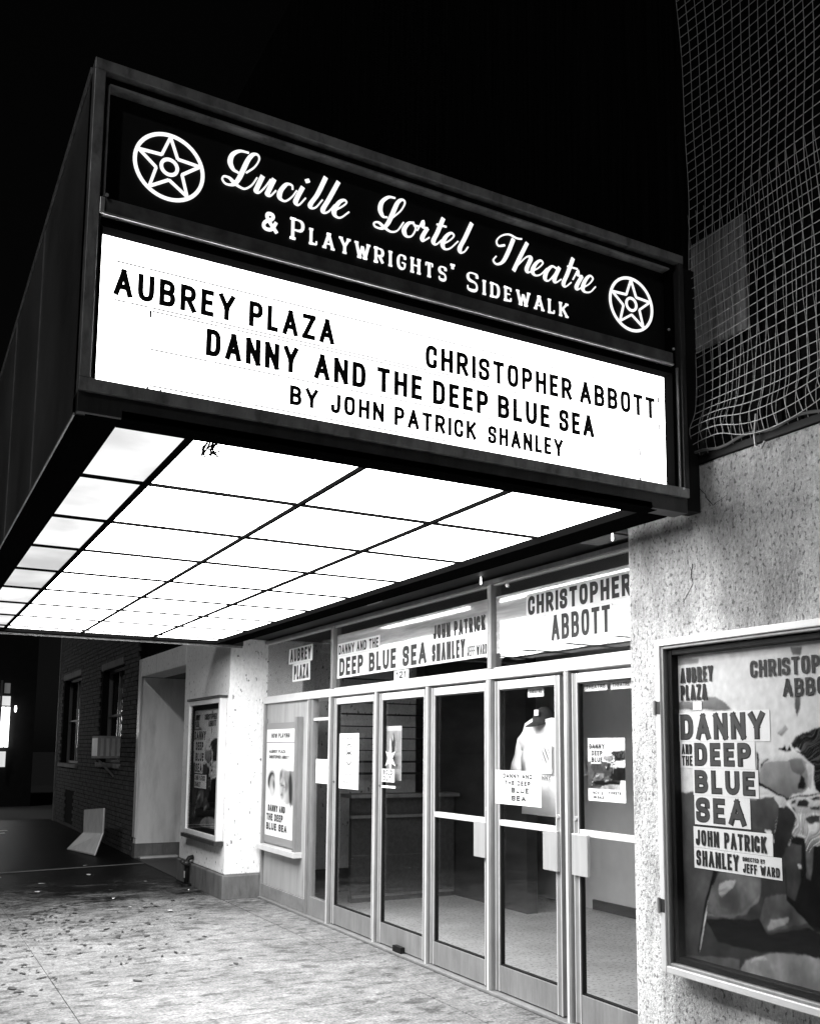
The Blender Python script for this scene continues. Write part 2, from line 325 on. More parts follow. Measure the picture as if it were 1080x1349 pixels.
SECOND_WORD = [('L', [[(-1.6511, 3.8829), (-1.6813, 3.8775), (-1.7109, 3.8476), (-1.7184, 3.8123), (-1.7052, 3.7879), (-1.6853, 3.789)], [(-1.6603, 3.7963), (-1.6252, 3.8352), (-1.6062, 3.8744), (-1.6186, 3.8851), (-1.6408, 3.864), (-1.6654, 3.8043), (-1.6849, 3.7607), (-1.7095, 3.7348), (-1.7392, 3.7338), (-1.7453, 3.748), (-1.7247, 3.7558), (-1.6997, 3.7423), (-1.6696, 3.732), (-1.6395, 3.7453), (-1.6115, 3.7886)]]), ('o', [[(-1.5635, 3.8006), (-1.5891, 3.7903), (-1.6092, 3.7569), (-1.5988, 3.7331), (-1.5733, 3.7403), (-1.555, 3.7771), (-1.5665, 3.7988)], [(-1.5644, 3.7898), (-1.5375, 3.7908)]]), ('r', [[(-1.5477, 3.7715), (-1.5231, 3.8171), (-1.5209, 3.7956), (-1.4979, 3.7954)], [(-1.5, 3.7948), (-1.5227, 3.7517), (-1.5194, 3.7343), (-1.4903, 3.757)]]), ('t', [[(-1.4241, 3.8606), (-1.4515, 3.7912), (-1.4714, 3.7468), (-1.4586, 3.7349), (-1.4301, 3.7632)], [(-1.4559, 3.825), (-1.409, 3.8268)]]), ('e', [[(-1.4301, 3.7438), (-1.3949, 3.7691), (-1.3723, 3.796), (-1.3842, 3.8064), (-1.4089, 3.7857), (-1.4269, 3.7476), (-1.4162, 3.7272), (-1.3894, 3.7375), (-1.3517, 3.7783)]]), ('l', [[(-1.2839, 3.8786), (-1.318, 3.8025), (-1.343, 3.7512), (-1.3375, 3.7321), (-1.319, 3.7421), (-1.3026, 3.7663)]])]
THIRD_WORD = [('T', [[(-1.1149, 3.8261), (-1.1481, 3.8149), (-1.1572, 3.8345), (-1.1342, 3.8632), (-1.0938, 3.8817), (-1.0532, 3.8758), (-1.025, 3.8796)], [(-1.0696, 3.8672), (-1.0978, 3.7985), (-1.1256, 3.7476), (-1.1576, 3.728), (-1.1746, 3.7415), (-1.1597, 3.7635)]]), ('h', [[(-0.9968, 3.869), (-1.0399, 3.7837), (-1.0694, 3.7212)], [(-1.0518, 3.7481), (-1.001, 3.8024), (-0.9774, 3.8026), (-1.0003, 3.7485), (-0.9898, 3.7339), (-0.9576, 3.7607)]]), ('e', [[(-0.966, 3.7483), (-0.936, 3.7695), (-0.913, 3.7962), (-0.926, 3.8061), (-0.9526, 3.7826), (-0.9696, 3.7463), (-0.9544, 3.7298), (-0.9244, 3.7417), (-0.8903, 3.7785)]]), ('a', [[(-0.8341, 3.7912), (-0.8634, 3.7949), (-0.8929, 3.7613), (-0.9017, 3.7281), (-0.8825, 3.7227), (-0.8517, 3.7575), (-0.8242, 3.7979)], [(-0.8218, 3.8007), (-0.8495, 3.7415), (-0.8424, 3.7247), (-0.8127, 3.7468)]]), ('t', [[(-0.7439, 3.8654), (-0.7764, 3.7834), (-0.7994, 3.7336), (-0.7885, 3.7187), (-0.7558, 3.7468)], [(-0.777, 3.8188), (-0.7196, 3.8203)]]), ('r', [[(-0.7469, 3.7627), (-0.7198, 3.8086), (-0.7175, 3.7924), (-0.6923, 3.7926)], [(-0.6949, 3.7919), (-0.7261, 3.7366), (-0.7188, 3.7227), (-0.6882, 3.7462)]]), ('e', [[(-0.6908, 3.7382), (-0.6548, 3.7642), (-0.6312, 3.7957), (-0.6489, 3.8059), (-0.6749, 3.7781), (-0.6908, 3.7382), (-0.6785, 3.7213), (-0.6466, 3.7293), (-0.6165, 3.7612)]])]
def catmull(p, n=5):
    p = [Vector(a) for a in p]
    if len(p) == 2: return [tuple(p[0]), tuple(p[1])]
    e = [p[0]*2-p[1]] + p + [p[-1]*2-p[-2]]; out = []
    for i in range(1, len(e)-2):
        a, b, c, d = e[i-1:i+3]
        for k in range(n):
            t = k/n; out.append(tuple(.5*((2*b)+(c-a)*t+(2*a-5*b+4*c-d)*t*t+(3*b-a-3*c+d)*t**3)))
    out.append(tuple(p[-1])); return out
def script(word, y, m, parent, th=.004):
    P = P3((0, y, 0), (1, 0, 0), (0, 0, 1), (0, -1, 0))
    for ci, (c, strokes) in enumerate(word):
        mb = MB()
        for j, st in enumerate(strokes):
            q = catmull(st, 7); hw = []
            for i in range(len(q)):
                a = Vector(q[max(i-1, 0)]); b = Vector(q[min(i+1, len(q)-1)]); d = (b-a).normalized()
                hw.append(.0030+.0066*max(0, -d.y)**1.6 if not (c == 'i' and j == 1) else .0085)
            hw = [sum(hw[max(0, i-2):i+3])/len(hw[max(0, i-2):i+3]) for i in range(len(hw))]
            strip(mb, q, hw, P, 0, th+j*.0003+(ci % 2)*.0006)
        mb.build('letter', m, parent)

# ================================================================== THE SETTING
# ---- ground
box('road', (-300, -300, -.20), (300, 300, -.14), asphalt, kind='structure')
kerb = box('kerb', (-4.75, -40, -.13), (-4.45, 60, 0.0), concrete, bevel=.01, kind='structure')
sw = empty('sidewalk', (-2, 3, 0), kind='structure')
box('bedding', (-4.44, -12, -.12), (12, 40, -.012), joint, sw)
def slab(x0, x1, y0, y1, m, tilt=.0):
    g = .0012; mb = MB(); mb.box((x0+g, y0+g, -.10), (x1-(.009 if x1 == 0 else g), y1-g, random.uniform(-.002, .001))); return mb.build('paving_slab', m, sw, bevel=.003)
ys = [-9.4, -7.9, -6.4, -4.9, -3.4, -1.9, -.4, 1.12, 2.62, 4.12, 5.62, 7.07]
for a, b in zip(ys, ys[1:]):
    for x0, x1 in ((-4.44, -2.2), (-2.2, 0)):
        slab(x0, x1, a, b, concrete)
ys2 = [7.07, 8.95, 10.55, 12.2, 14, 16, 18, 20]
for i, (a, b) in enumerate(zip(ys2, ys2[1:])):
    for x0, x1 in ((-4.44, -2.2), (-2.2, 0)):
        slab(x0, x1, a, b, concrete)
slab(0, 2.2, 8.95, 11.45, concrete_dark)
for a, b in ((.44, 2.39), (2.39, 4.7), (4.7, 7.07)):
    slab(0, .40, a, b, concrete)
mb = MB(); mb.tube([(-3.6, 10.10, .004), (-1.955, 10.386, .004), (-.24, 10.676, .004), (-.03, 10.71, .004)], .009, 4); mb.build('expansion_strip', plinth_m, sw)
# flakes, leaves and litter scattered over the walk
lit = MB()
for i in range(3600):
    t = random.random(); x = random.uniform(-3.6, .2); y = random.choice([random.gauss(6.8, .8), random.gauss(5.6, 1.1), random.uniform(1.5, 9)])
    if random.random() < (x+3.4)/3.2+max(0, 4.2-y)*.3: continue
    if x > 0 and not (y < 7 and x < .38 and y > .6): continue
    r = random.choice([random.uniform(.006, .014), random.uniform(.012, .03), random.uniform(.02, .055)]); a0 = random.random()*PI; n = random.choice([4, 5, 6]); z = .0045
    ar = random.uniform(.25, .6); vs = [(x+(math.cos(2*PI*k/n)*math.cos(a0)-ar*math.sin(2*PI*k/n)*math.sin(a0))*r*random.uniform(.5, 1.3), y+(math.cos(2*PI*k/n)*math.sin(a0)+ar*math.sin(2*PI*k/n)*math.cos(a0))*r*random.uniform(.5, 1.3), z+random.uniform(0, .004)) for k in range(n)]
    lit.add(vs, [tuple(range(n))])
lit.build('fallen_leaves', mat('leaf_litter', .03, .8, var=.7, scale=(9, 9, 9)), kind='stuff', label='dark flecks of leaf litter scattered on the sidewalk', cat='litter')
pale = MB()  # pale flecks strewn over the farther paving
for i in range(14):
    x = random.uniform(-3.4, -.1); y = random.uniform(6.2, 11.2); r = random.uniform(.015, .045); n = 5
    pale.add([(x+math.cos(2*PI*k/n)*r*random.uniform(.6, 1.2), y+math.sin(2*PI*k/n)*r*random.uniform(.6, 1.2), .007+random.uniform(0, .01)) for k in range(n)], [tuple(range(n))])
pale.build('pale_flecks', paper, kind='stuff', label='small pale flecks scattered on the dark pavement', cat='litter')

# ================================================================== THEATRE BUILDING
TH = empty('theatre_building', (0, 0, 0), 'stucco theatre front with glass doors under a lit marquee', 'building')
# near wall with the pilaster edge at y = .458
nw = box('wall', (0, -6, 0), (.38, .458, 3.02), stucco, TH, bevel=.008)
box('wall_cap', (-.012, -6, 3.022), (.40, .10, 3.055), black, TH)
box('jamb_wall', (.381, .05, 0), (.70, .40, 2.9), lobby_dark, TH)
# cracks in the stucco
def crack(pts, r=.0035):
    mb = MB(); q = []
    for a, b in zip(pts, pts[1:]):
        for k in range(6):
            t = k/6; q.append((-(.0012), a[0]+(b[0]-a[0])*t+random.uniform(-.006, .006), a[1]+(b[1]-a[1])*t))
    q.append((-.0012, pts[-1][0], pts[-1][1]))
    mb.tube(q, [r*(1-.7*i/len(q))*random.uniform(.6, 1.2) for i in range(len(q))], 4); mb.build('crack', joint, TH)
crack([(.002, 2.545), (.018, 2.49), (.005, 2.45), (.075, 2.37)])
crack([(-.06, 2.90), (-.13, 2.80), (-.22, 2.83)], .0028)
crack([(-.045, 2.90), (-.045, 2.84)], .003)
# far white pilaster block, its plinth, lintel, recess
box('pilaster_wall', (0, 7.08, .262), (2.4, 8.95, 3.0), stucco_white, TH, bevel=.012)
pm = MB(); pm.box((-.03, 7.05, -.01), (2.4, 8.96, .26)); pm.build('plinth', plinth_m, TH, bevel=.015)
box('door_lintel', (0, 8.955, 2.72), (.35, 11.45, 3.0), stucco_white, TH, bevel=.01)
box('recess_side_wall', (.012, 11.46, .21), (2.4, 11.62, 2.715), beige, TH)
box('recess_edge_strip', (-.01, 11.44, .30), (.010, 11.60, 2.99), alu_lt, TH)
box('recess_plinth', (.0, 11.45, -.01), (2.4, 11.62, .205), plinth_m, TH)
box('recess_back_wall', (1.7, 8.96, 0), (1.8, 11.44, 2.72), beige, TH)
box('recess_ceiling', (.352, 8.956, 2.722), (1.69, 11.455, 2.8), plinth_m, TH)
box('threshold_strip', (.06, 11.30, .002), (.62, 11.42, .03), alu_lt, TH)
# upper wall behind the net: vertical dark boards
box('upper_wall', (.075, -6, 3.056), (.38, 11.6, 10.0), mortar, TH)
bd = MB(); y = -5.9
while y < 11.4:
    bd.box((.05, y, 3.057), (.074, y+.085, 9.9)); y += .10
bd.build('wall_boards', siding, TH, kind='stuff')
gb = MB(); y = -.34
while y < -.02:
    gb.box((.034, y, 3.60), (.0495, y+.030, 4.16)); y += .034
gb.build('grey_board_panel', siding_lt, TH)
# soffit and lobby shell
box('soffit', (-.13, .46, 2.885), (.60, 7.06, 2.93), black, TH)
box('spandrel_wall', (.0, .46, 2.931), (.074, 7.08, 3.055), black, TH)
box('transom_head', (.40, .46, 2.838), (.47, 7.07, 2.868), alu, TH)
box('lobby_floor', (.42, .40, -.10), (3.3, 7.07, .0), lobby_fl, TH)
box('lobby_back_wall', (3.30, -2.2, 0), (3.42, 9, 2.95), lobby_wall_m, TH)
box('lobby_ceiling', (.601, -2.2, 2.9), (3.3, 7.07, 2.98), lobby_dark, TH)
box('lobby_side_wall', (.71, -2.3, 0), (3.29, -2.2, 2.9), lobby_wall_m, TH)
box('lobby_floor_near', (.71, -2.19, -.10), (3.3, .395, -.001), lobby_fl, TH)
box('baseboard', (3.27, -2.18, 0), (3.299, 4.8, .10), lobby_dark, TH)
# ticket booth inside
TB = empty('ticket_booth', (2.2, 6.3, 0), 'dark ticket booth standing at the back of the lobby behind the left doors', 'booth')
box('booth_wall', (1.15, 6.25, .0), (2.45, 6.32, 1.12), mat('booth_front', .07, .7, var=.35, scale=(30, 30, 30)), TB)
box('counter_top', (1.1, 6.16, 1.12), (2.47, 6.45, 1.16), alu, TB)
box('counter_edge', (1.12, 6.20, .90), (2.46, 6.249, .93), alu, TB)
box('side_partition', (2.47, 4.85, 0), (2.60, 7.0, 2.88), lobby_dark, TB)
box('kick_strip', (1.16, 6.235, .05), (2.44, 6.249, .08), alu, TB)
sh = MB()
for k in range(9): sh.box((1.2, 6.9, 1.35+k*.14), (2.4, 6.92, 1.36+k*.14+random.uniform(0, .02)))
sh.build('shutter_slats', mat('shutter_grey', .04, .6), TB)
# ---- storefront frame at x = .444
X = .444
def bar(name, y0, y1, z0, z1, m=alu, d0=-.045, d1=.045, parent=TH, bevel=.004): return box(name, (X+d0, y0, z0), (X+d1, y1, z1), m, parent, bevel)
bar('header_beam', .46, 7.07, 2.152, 2.222, alu_lt, -.05, .05)
for yc in (5.165, 2.385): bar('mullion', yc-.03, yc+.03, 0.002, 2.150, alu, -.055, .055); bar('transom_mullion', yc-.025, yc+.025, 2.224, 2.836, alu, -.045, .045)
for yc in (4.19, 3.28, 1.51, .60, 5.72): bar('mullion', yc-.022, yc+.022, .002, 2.150, alu, -.045, .045)
for yc in (5.165, 2.385, 4.19, 3.28, 1.51): MB().box((X-.0585 if yc in (5.165, 2.385) else X-.0485, yc-.006, .002), (X-.0555 if yc in (5.165, 2.385) else X-.0455, yc+.014, 2.148)).build('mullion_face', edge_m, TH)
bar('wall_channel', 7.03, 7.068, .002, 2.150, alu, -.04, .04)
bar('threshold', .46, 7.02, .002, .022, alu, -.07, .07)
# transom windows
TR = []
for i, (y0, y1) in enumerate(((5.19, 7.06), (2.41, 5.14), (.47, 2.36))):
    t = empty('transom_window', (X, (y0+y1)/2, 2.224), parent=TH); TR.append(t)
    box('pane', (X-.004, y0, 2.236), (X+.004, y1, 2.826), tglass, t)
    mb = MB(); mb.box((X-.02, y0, 2.223), (X+.02, y1, 2.235)); mb.box((X-.02, y0, 2.827), (X+.02, y1, 2.837)); mb.build('glazing_bead', alu_lt, t)
UX = (0, -1, 0); NX = (-1, 0, 0)
def decal(parent, y0, z0, y1, z1, x, th=.0015, m=paper, name='backing_sheet'): return box(name, (x, y0, z0), (x-th, y1, z1), m, parent)
xs = X-.0055
vinyl = mat('white_vinyl', .80, .5)
box('reflection_film', (X-.0043, 5.12, 2.325), (X-.0053, 2.43, 2.745), film, TR[1])  # film added to whiten the glass like the ceiling's reflection
box('reflection_film', (X-.0043, 2.35, 2.335), (X-.0053, .49, 2.745), film, TR[2])
# AUBREY / PLAZA
decal(TR[0], 6.40, 2.555, 5.74, 2.725, xs, m=vinyl); decal(TR[0], 6.28, 2.36, 5.80, 2.553, xs, m=vinyl)
text('AUBREY', (xs-.0018, 6.36, 2.575), UX, NX, .58, .135, .030, ink, TR[0], th=.001)
text('PLAZA', (xs-.0018, 6.24, 2.38), UX, NX, .41, .150, .030, ink, TR[0], th=.001)
# DANNY AND THE / DEEP BLUE SEA | JOHN PATRICK / SHANLEY
decal(TR[1], 5.10, 2.325, 3.33, 2.535, xs, m=vinyl); decal(TR[1], 3.32, 2.325, 2.45, 2.50, xs, m=vinyl)
decal(TR[1], 5.10, 2.537, 4.20, 2.66, xs, m=vinyl)
text('DANNY AND THE', (xs-.0018, 5.08, 2.553), UX, NX, .85, .09, .018, ink, TR[1], th=.001)
text('DEEP BLUE SEA', (xs-.0018, 5.06, 2.345), UX, NX, 1.70, .170, .038, ink, TR[1], th=.001)
text('SHANLEY', (xs-.0018, 3.27, 2.345), UX, NX, .50, .140, .028, ink, TR[1], th=.001)
text('JEFF WARD', (xs-.0018, 2.74, 2.345), UX, NX, .27, .075, .010, ink, TR[1], th=.001, joined=True, name='small_lettering')
text('JOHN PATRICK', (xs-.0018, 3.25, 2.52), UX, NX, .76, .115, .024, ink, TR[1], th=.001)
decal(TR[1], 3.92, 2.238, 3.66, 2.318, xs, m=vinyl)
text('121', (xs-.0018, 3.88, 2.248), UX, NX, .17, .06, .013, ink, TR[1], th=.001)
# CHRISTOPHER / ABBOTT
decal(TR[2], 1.98, 2.545, .90, 2.71, xs, m=vinyl); decal(TR[2], 1.73, 2.345, 1.10, 2.543, xs, m=vinyl)
text('CHRISTOPHER', (xs-.0018, 1.96, 2.562), UX, NX, 1.03, .130, .028, ink, TR[2], th=.001)
text('ABBOTT', (xs-.0018, 1.70, 2.365), UX, NX, .58, .165, .028, ink, TR[2], th=.001)
# glass doors
def door(y0, y1, plate, label=None, glz=.0):
    d = empty('glass_door', (X, y1, 0), parent=TH)
    if label: d['label'] = label
    st = .052; zt = 2.135; zb = .03; xa, xb = X-.022, X+.022
    box('stile', (xa, y0, zb), (xb, y0+st, zt), alu, d, .003); box('stile', (xa, y1-st, zb), (xb, y1, zt), alu, d, .003)
    for q_ in (y0+.0015, y1-.0075, y0+st-.006, y1-st): box('edge_strip', (xa-.003, q_, zb), (xa-.0004, q_+.006, zt), edge_m, d)
    box('top_rail', (xa+.001, y0+st, zt-.06), (xb-.001, y1-st, zt-.001), alu_lt, d, .003)
    box('bottom_rail', (xa+.001, y0+st, zb+.001), (xb-.001, y1-st, .20), alu, d, .003)
    box('pane', (X-.003, y0+st, .2), (X+.003, y1-st, zt-.06), glass, d)
    gk = MB()
    for q0, q1 in ((y0+st, y0+st+.009), (y1-st-.009, y1-st)): gk.box((X-.014, q0, .2), (X+.014, q1, zt-.06))
    gk.box((X-.0141, y0+st+.009, .2), (X+.0141, y1-st-.009, .209)); gk.box((X-.0141, y0+st+.009, zt-.069), (X+.0141, y1-st-.009, zt-.06)); gk.build('gasket', black, d)
    if plate:
        box('mid_rail', (xa+.002, y0+st, 1.135), (xb-.002, y1-st, 1.175), alu_lt, d, .003)
        ya = y0+.01 if plate > 0 else y1-.16
        box('push_plate', (xa-.028, ya, .90), (xa-.004, ya+.15, 1.15), steel, d, .004)
        box('plate_bracket', (xa-.004, ya+.03, .93), (xa-.0005, ya+.06, 1.12), alu, d)
        MB().tube([(xa-.010, y0+.026 if plate > 0 else y1-.026, 1.24), (xa+.0, y0+.026 if plate > 0 else y1-.026, 1.24)], .014, 12).build('lock_cylinder', steel, d)
    else:
        MB().tube([(xa-.008, y1-.026, 1.34), (xa+.0, y1-.026, 1.34)], .012, 12).build('lock_cylinder', ink_grey, d)
    return d
D1 = door(4.225, 5.125, 0); D2 = door(3.315, 4.155, 0); D3 = door(2.425, 3.245, 1); D4 = door(1.60, 2.345, 1); D5 = door(.635, 1.475, -1)
box('kick_wedge', (X-.06, 3.66, .023), (X+.03, 3.80, .07), black, D2)
# panelled bay with the small poster case, and the sidelight
pb = empty('panel_bay', (X, 6.4, 0), parent=TH)
box('solid_panel', (X-.01, 5.78, .16), (X+.01, 7.02, 2.149), mat('grey_laminate', .36, .6, var=.15, scale=(8, 8, 1), patch=((6, 6, 1), .3, .5, .7)), pb)
box('base_rail', (X-.035, 5.745, .023), (X+.03, 7.028, .158), mat('kick_grey', .20, .7, var=.3), pb, .004)
box('edge_post', (X-.035, 5.745, .16), (X+.03, 5.779, 2.149), alu_lt, pb, .003)
sl = empty('sidelight', (X, 5.4, 0), parent=TH)
box('pane', (X-.003, 5.25, .20), (X+.003, 5.64, 2.12), glass, sl)
mb = MB(); mb.box((X-.03, 5.197, .023), (X+.03, 5.25, 2.149)); mb.box((X-.03, 5.64, .023), (X+.03, 5.696, 2.149)); mb.build('stile', alu, sl, .003)
box('base_rail', (X-.028, 5.2505, .023), (X+.028, 5.6395, .20), alu, sl, .003)
box('cross_bar', (X-.02, 5.2505, 1.93), (X+.02, 5.6395, 1.96), alu_lt, sl)
# soffit fittings
for (y, x) in ((3.34, -.10), (.66, .02)):
    b = empty('junction_box', (x, y, 2.76), parent=TH)
    box('box_body', (x-.06, y-.13, 2.80), (x+.06, y+.13, 2.884), frame_m, b, .004)
    box('box_cover', (x-.065, y-.135, 2.79), (x+.065, y+.135, 2.799), dark, b)
for (x, y, z) in ((.33, 2.385, 2.83), (-.05, .52, 2.75)):
    MB().tube([(x, y, z+.055), (x, y, z+.01), (x, y, z)], [.004, .007, .004], 8).build('pilot_light', bulb_m, TH)

# ================================================================== MARQUEE
MQ = empty('marquee', (-1.5, 0, 2.75), 'deep black marquee with lit letter board and glowing panelled underside', 'marquee')
XL, XR, YF, YB, ZB, ZT = -2.844, -.128, -.115, 6.62, 2.75, 4.012
# body: sides, roof, inner lining
box('fascia_lip', (XL+.0005, YF+.051, ZB-.0025), (XL+.0295, YB, ZB-.0002), matte, MQ)
box('outer_fascia', (XL, YF+.05, ZB), (XL+.03, YB, ZT-.01), mat('fascia_metal', .14, .32, .2, var=.5, scale=(6, 1.2, .8), bump=.2, bscale=(5, 2, 5)), MQ)
box('fascia_trim', (XL-.006, YF+.05, ZB-.003), (XL-.0005, YB, ZB+.006), bead, MQ)
box('fascia_trim', (XL-.008, YF+.05, ZT-.03), (XL-.001, YB, ZT-.01), frame_m, MQ)
for k_ in range(1, 6): box('panel_seam', (XL-.004, k_*1.08, ZB+.013), (XL-.0005, k_*1.08+.02, ZT-.04), frame_m, MQ)
box('rear_fascia', (XL+.031, YB-.03, ZB), (-.02, YB, ZT-.01), dark, MQ)
box('rear_trim', (XL+.031, YB-.012, ZB-.020), (-.02, YB+.004, ZB-.001), frame_m, MQ)
box('roof', (XL+.031, YF+.06, ZT-.06), (-.02, YB-.031, ZT-.02), dark, MQ)
box('backing', (XL+.031, -.020, 2.84), (-.02, .01, ZT-.061), matte, MQ)
box('side_border', (XL+.031, -.08, ZB), (-2.70, YB-.031, ZB+.03), matte, MQ)
box('side_border', (-.345, -.08, ZB), (-.30, YB-.031, ZB+.03), matte, MQ)
box('edge_beam', (-.299, .02, ZB+.008), (-.135, 6.58, ZB+.11), matte, MQ, .01)
box('front_border', (-2.699, -.10, ZB), (-.346, .0, ZB+.028), matte, MQ)
box('rear_border', (-2.699, 6.52, ZB), (-.346, YB-.031, ZB+.03), matte, MQ)
box('wall_bracket', (-.127, -.06, 2.78), (-.006, .02, 3.99), black, MQ)
for z in (2.86, 3.2, 3.62, 3.9): MB().tube([(-.10, -.062, z), (-.10, -.072, z)], .007, 8).build('bolt', bead, MQ)
# glowing underside: aluminium grid and diffuser panels
ex = [-2.698, -2.421, -1.717, -1.013, -.347]; ey = [.002] + [-.025+.791*k for k in range(1, 9)] + [6.518]
for x in ex[1:-1]:
    MB().box((x-(.011 if x < -2 else .0075), .003, ZB+.018), (x+(.011 if x < -2 else .0075), 6.517, ZB+.040)).build('grid_bar', matte, MQ)
for j, y in enumerate(ey[1:-1]):
    for a, b in zip(ex, ex[1:]):
        MB().box((a+.0105, y-.0060, ZB+.022), (b-.0105, y+.0060, ZB+.039)).build('grid_bar', matte, MQ)
for i, (a, b) in enumerate(zip(ex, ex[1:])):
    for j, (c, d) in enumerate(zip(ey, ey[1:])):
        nx, ny = 8, 8; mb = MB(); vs = []; sag = random.uniform(.002, .010); dx = random.uniform(-.2, .2)
        for q in range(ny+1):
            for p in range(nx+1):
                u, v = p/nx, q/ny; vs.append((a+.004+(b-a-.008)*u, c+.004+(d-c-.008)*v, ZB+.036-sag*16*u*(1-u)*v*(1-v)))
        mb.add(vs, [(q*(nx+1)+p, (q+1)*(nx+1)+p, (q+1)*(nx+1)+p+1, q*(nx+1)+p+1) for q in range(ny) for p in range(nx)])
        k = 0 if random.random() < .6 else 3
        if i == 0: k = {0: 1, 1: 1, 2: 1, 3: 2, 4: 2}.get(j, 1)
        mb.build('light_panel', panel_m[k], MQ, smooth=True)
box('panel_lining', (-2.70, .0, ZB+.30), (-.34, 6.52, ZB+.32), paper, MQ)
# a scrap of wire hanging under the front border
w = MB()
for k in range(7):
    x0 = -2.37+random.uniform(-.03, .03); w.tube([(x0, .0, ZB+.0), (x0+random.uniform(-.02, .02), .01, ZB-.02), (x0+random.uniform(-.03, .03), .02, ZB-.045+random.uniform(-.01, .01))], .004, 5)
w.build('loose_wiring', black, MQ)
# front frame
yf = YF
def fr(name, x0, x1, z0, z1, y0, y1, m): return box(name, (x0, y0, z0), (x1, y1, z1), m, MQ, .002)
fr('frame_rail', XL, XR, 3.972, ZT, yf, -.021, frame_m)
fr('frame_groove', XL+.045, XR-.02, 3.943, 3.971, yf+.03, -.021, black)
fr('frame_bead', -2.79, -.20, 3.934, 3.942, yf+.018, -.021, frame_m)
fr('frame_post', XL, XL+.036, 2.868, 3.971, yf, -.021, frame_m)
fr('frame_post_inner', XL+.037, XL+.046, 2.868, 3.942, yf+.02, -.021, dark)
fr('frame_bead', XL+.047, -2.788, 3.52, 3.933, yf+.014, -.021, frame_m)
fr('frame_bead', XL+.047, -2.789, 2.868, 3.415, yf+.02, -.021, matte)
fr('frame_rail', XL, XR, 2.823, 2.867, yf, -.021, frame_m)
fr('lower_skirt', XL, XR, 2.752, 2.822, yf+.015, -.011, dark)
fr('frame_rail', XL+.047, -.199, 3.462, 3.516, yf+.010, -.021, mat('mid_rail_metal', .12, .45, .3, var=.5, scale=(12, 12, 12)))
fr('frame_bead', XL+.047, -.199, 3.452, 3.461, yf+.004, -.021, bead)
fr('frame_groove', XL+.047, -.199, 3.418, 3.451, yf+.022, -.021, matte)
fr('joint_clip', -2.806, -2.79, 3.452, 3.512, yf+.002, yf+.009, bead)
fr('frame_post', -.157, XR, 2.868, 3.971, yf, -.021, dark)
fr('frame_bead', -.175, -.167, 2.868, 3.45, yf+.01, -.021, frame_m)
fr('frame_post_inner', -.198, -.176, 2.868, 3.933, yf+.02, -.021, matte)
for x, z in ((-.165, 2.862), (-2.785, 3.52), (-.205, 3.53), (-.23, 3.62)):
    MB().tube([(x, yf+.004, z), (x, yf-.003, z)], .006, 8).build('screw', bead, MQ)
# name board
NB = empty('name_board', (-1.5, -.045, 3.72), parent=MQ)
box('board_face', (-2.787, -.052, 3.517), (-.199, -.022, 3.933), black, NB)
UF = (1, 0, 0); NF = (0, -1, 0); yn = -.0530
for word in (FIRST_WORD, SECOND_WORD, THIRD_WORD): script(word, yn, name_lit, NB)
text('&', (-2.212, yn, 3.588), UF, NF, .062, .078, .013, name_lit, NB, th=.003, serif=0)
text('Playwrights\'', (-2.094, yn, 3.583), UF, NF, .715, .088, .0100, name_lit, NB, th=.003, serif=.12, small=.76, gap=.26)
text('Sidewalk', (-1.308, yn, 3.573), UF, NF, .53, .088, .0100, name_lit, NB, th=.003, serif=.12, small=.76, gap=.26)
def emblem(cx, cz, R):
    mb = MB(); P = P3((cx, yn, cz), UF, (0, 0, 1), NF)
    n = 56
    def ring(r, sw, k):
        c = [(math.cos(2*PI*i/n)*r, math.sin(2*PI*i/n)*r) for i in range(n+1)]; strip(mb, c, sw, P, 0, .003+k)
    ring(R, .0065, 0); ring(R*.235, .006, .0004)
    st = []
    for i in range(10):
        a = PI/2 + i*PI/5; r = R*.95 if i % 2 == 0 else R*.40; st.append((math.cos(a)*r, math.sin(a)*r))
    for i in range(10):
        strip(mb, [st[i], st[(i+1) % 10]], .0052, P, 0, .003+.0008+.0002*(i % 2))
    mb.build('star_emblem', name_lit, NB)
emblem(-2.565, 3.726, .122); emblem(-.404, 3.728, .127)
# reader board
RB = empty('reader_board', (-1.5, -.045, 3.14), parent=MQ)
box('lightbox_face', (-2.787, -.040, 2.868), (-.199, -.022, 3.417), lightbox, RB)
railm = mat('clear_track_edge', .02, .5)
for z, x0, x1 in ((3.331, -2.73, -.235), (3.190, -2.73, -.235), (3.178, -2.60, -.24), (3.038, -2.60, -.36), (2.906, -2.60, -.365)):
    mb = MB(); x = x0
    while x < x1:
        l = random.uniform(.03, .30); mb.box((x, -.0435, z-.0021), (min(x+l, x1), -.0402, z+.0021)); x += l+random.choice([.004, .01, .03])
    mb.build('letter_track', railm, RB)
for x, z in ((-2.606, 3.168), (-2.606, 2.888), (-2.56, 2.886), (-.235, 3.166), (-.24, 3.30), (-.36, 3.025), (-.36, 2.893)):
    box('track_end_clip', (x-.0035, -.0440, z-.015), (x+.0035, -.0402, z+.012), railm, RB)
yl = -.0405
def row(s, x0, x1, z, h, sw): text(s, (x0, yl, z), UF, NF, x1-x0, h, sw, letter_black, RB, th=.003, gap=.17, jitter=.0012)
row('AUBREY', -2.735, -2.302, 3.207, .099, .0190); row('PLAZA', -2.248, -1.903, 3.205, .099, .0190)
row('CHRISTOPHER', -1.498, -.750, 3.200, .099, .0190); row('ABBOTT', -.706, -.262, 3.201, .101, .0190)
row('DANNY', -2.405, -2.050, 3.058, .102, .0200); row('AND', -1.984, -1.766, 3.057, .101, .0200); row('THE', -1.716, -1.513, 3.056, .101, .0200)
row('DEEP', -1.463, -1.194, 3.053, .101, .0200); row('BLUE', -1.146, -.874, 3.051, .101, .0200); row('SEA', -.824, -.628, 3.048, .100, .0200)
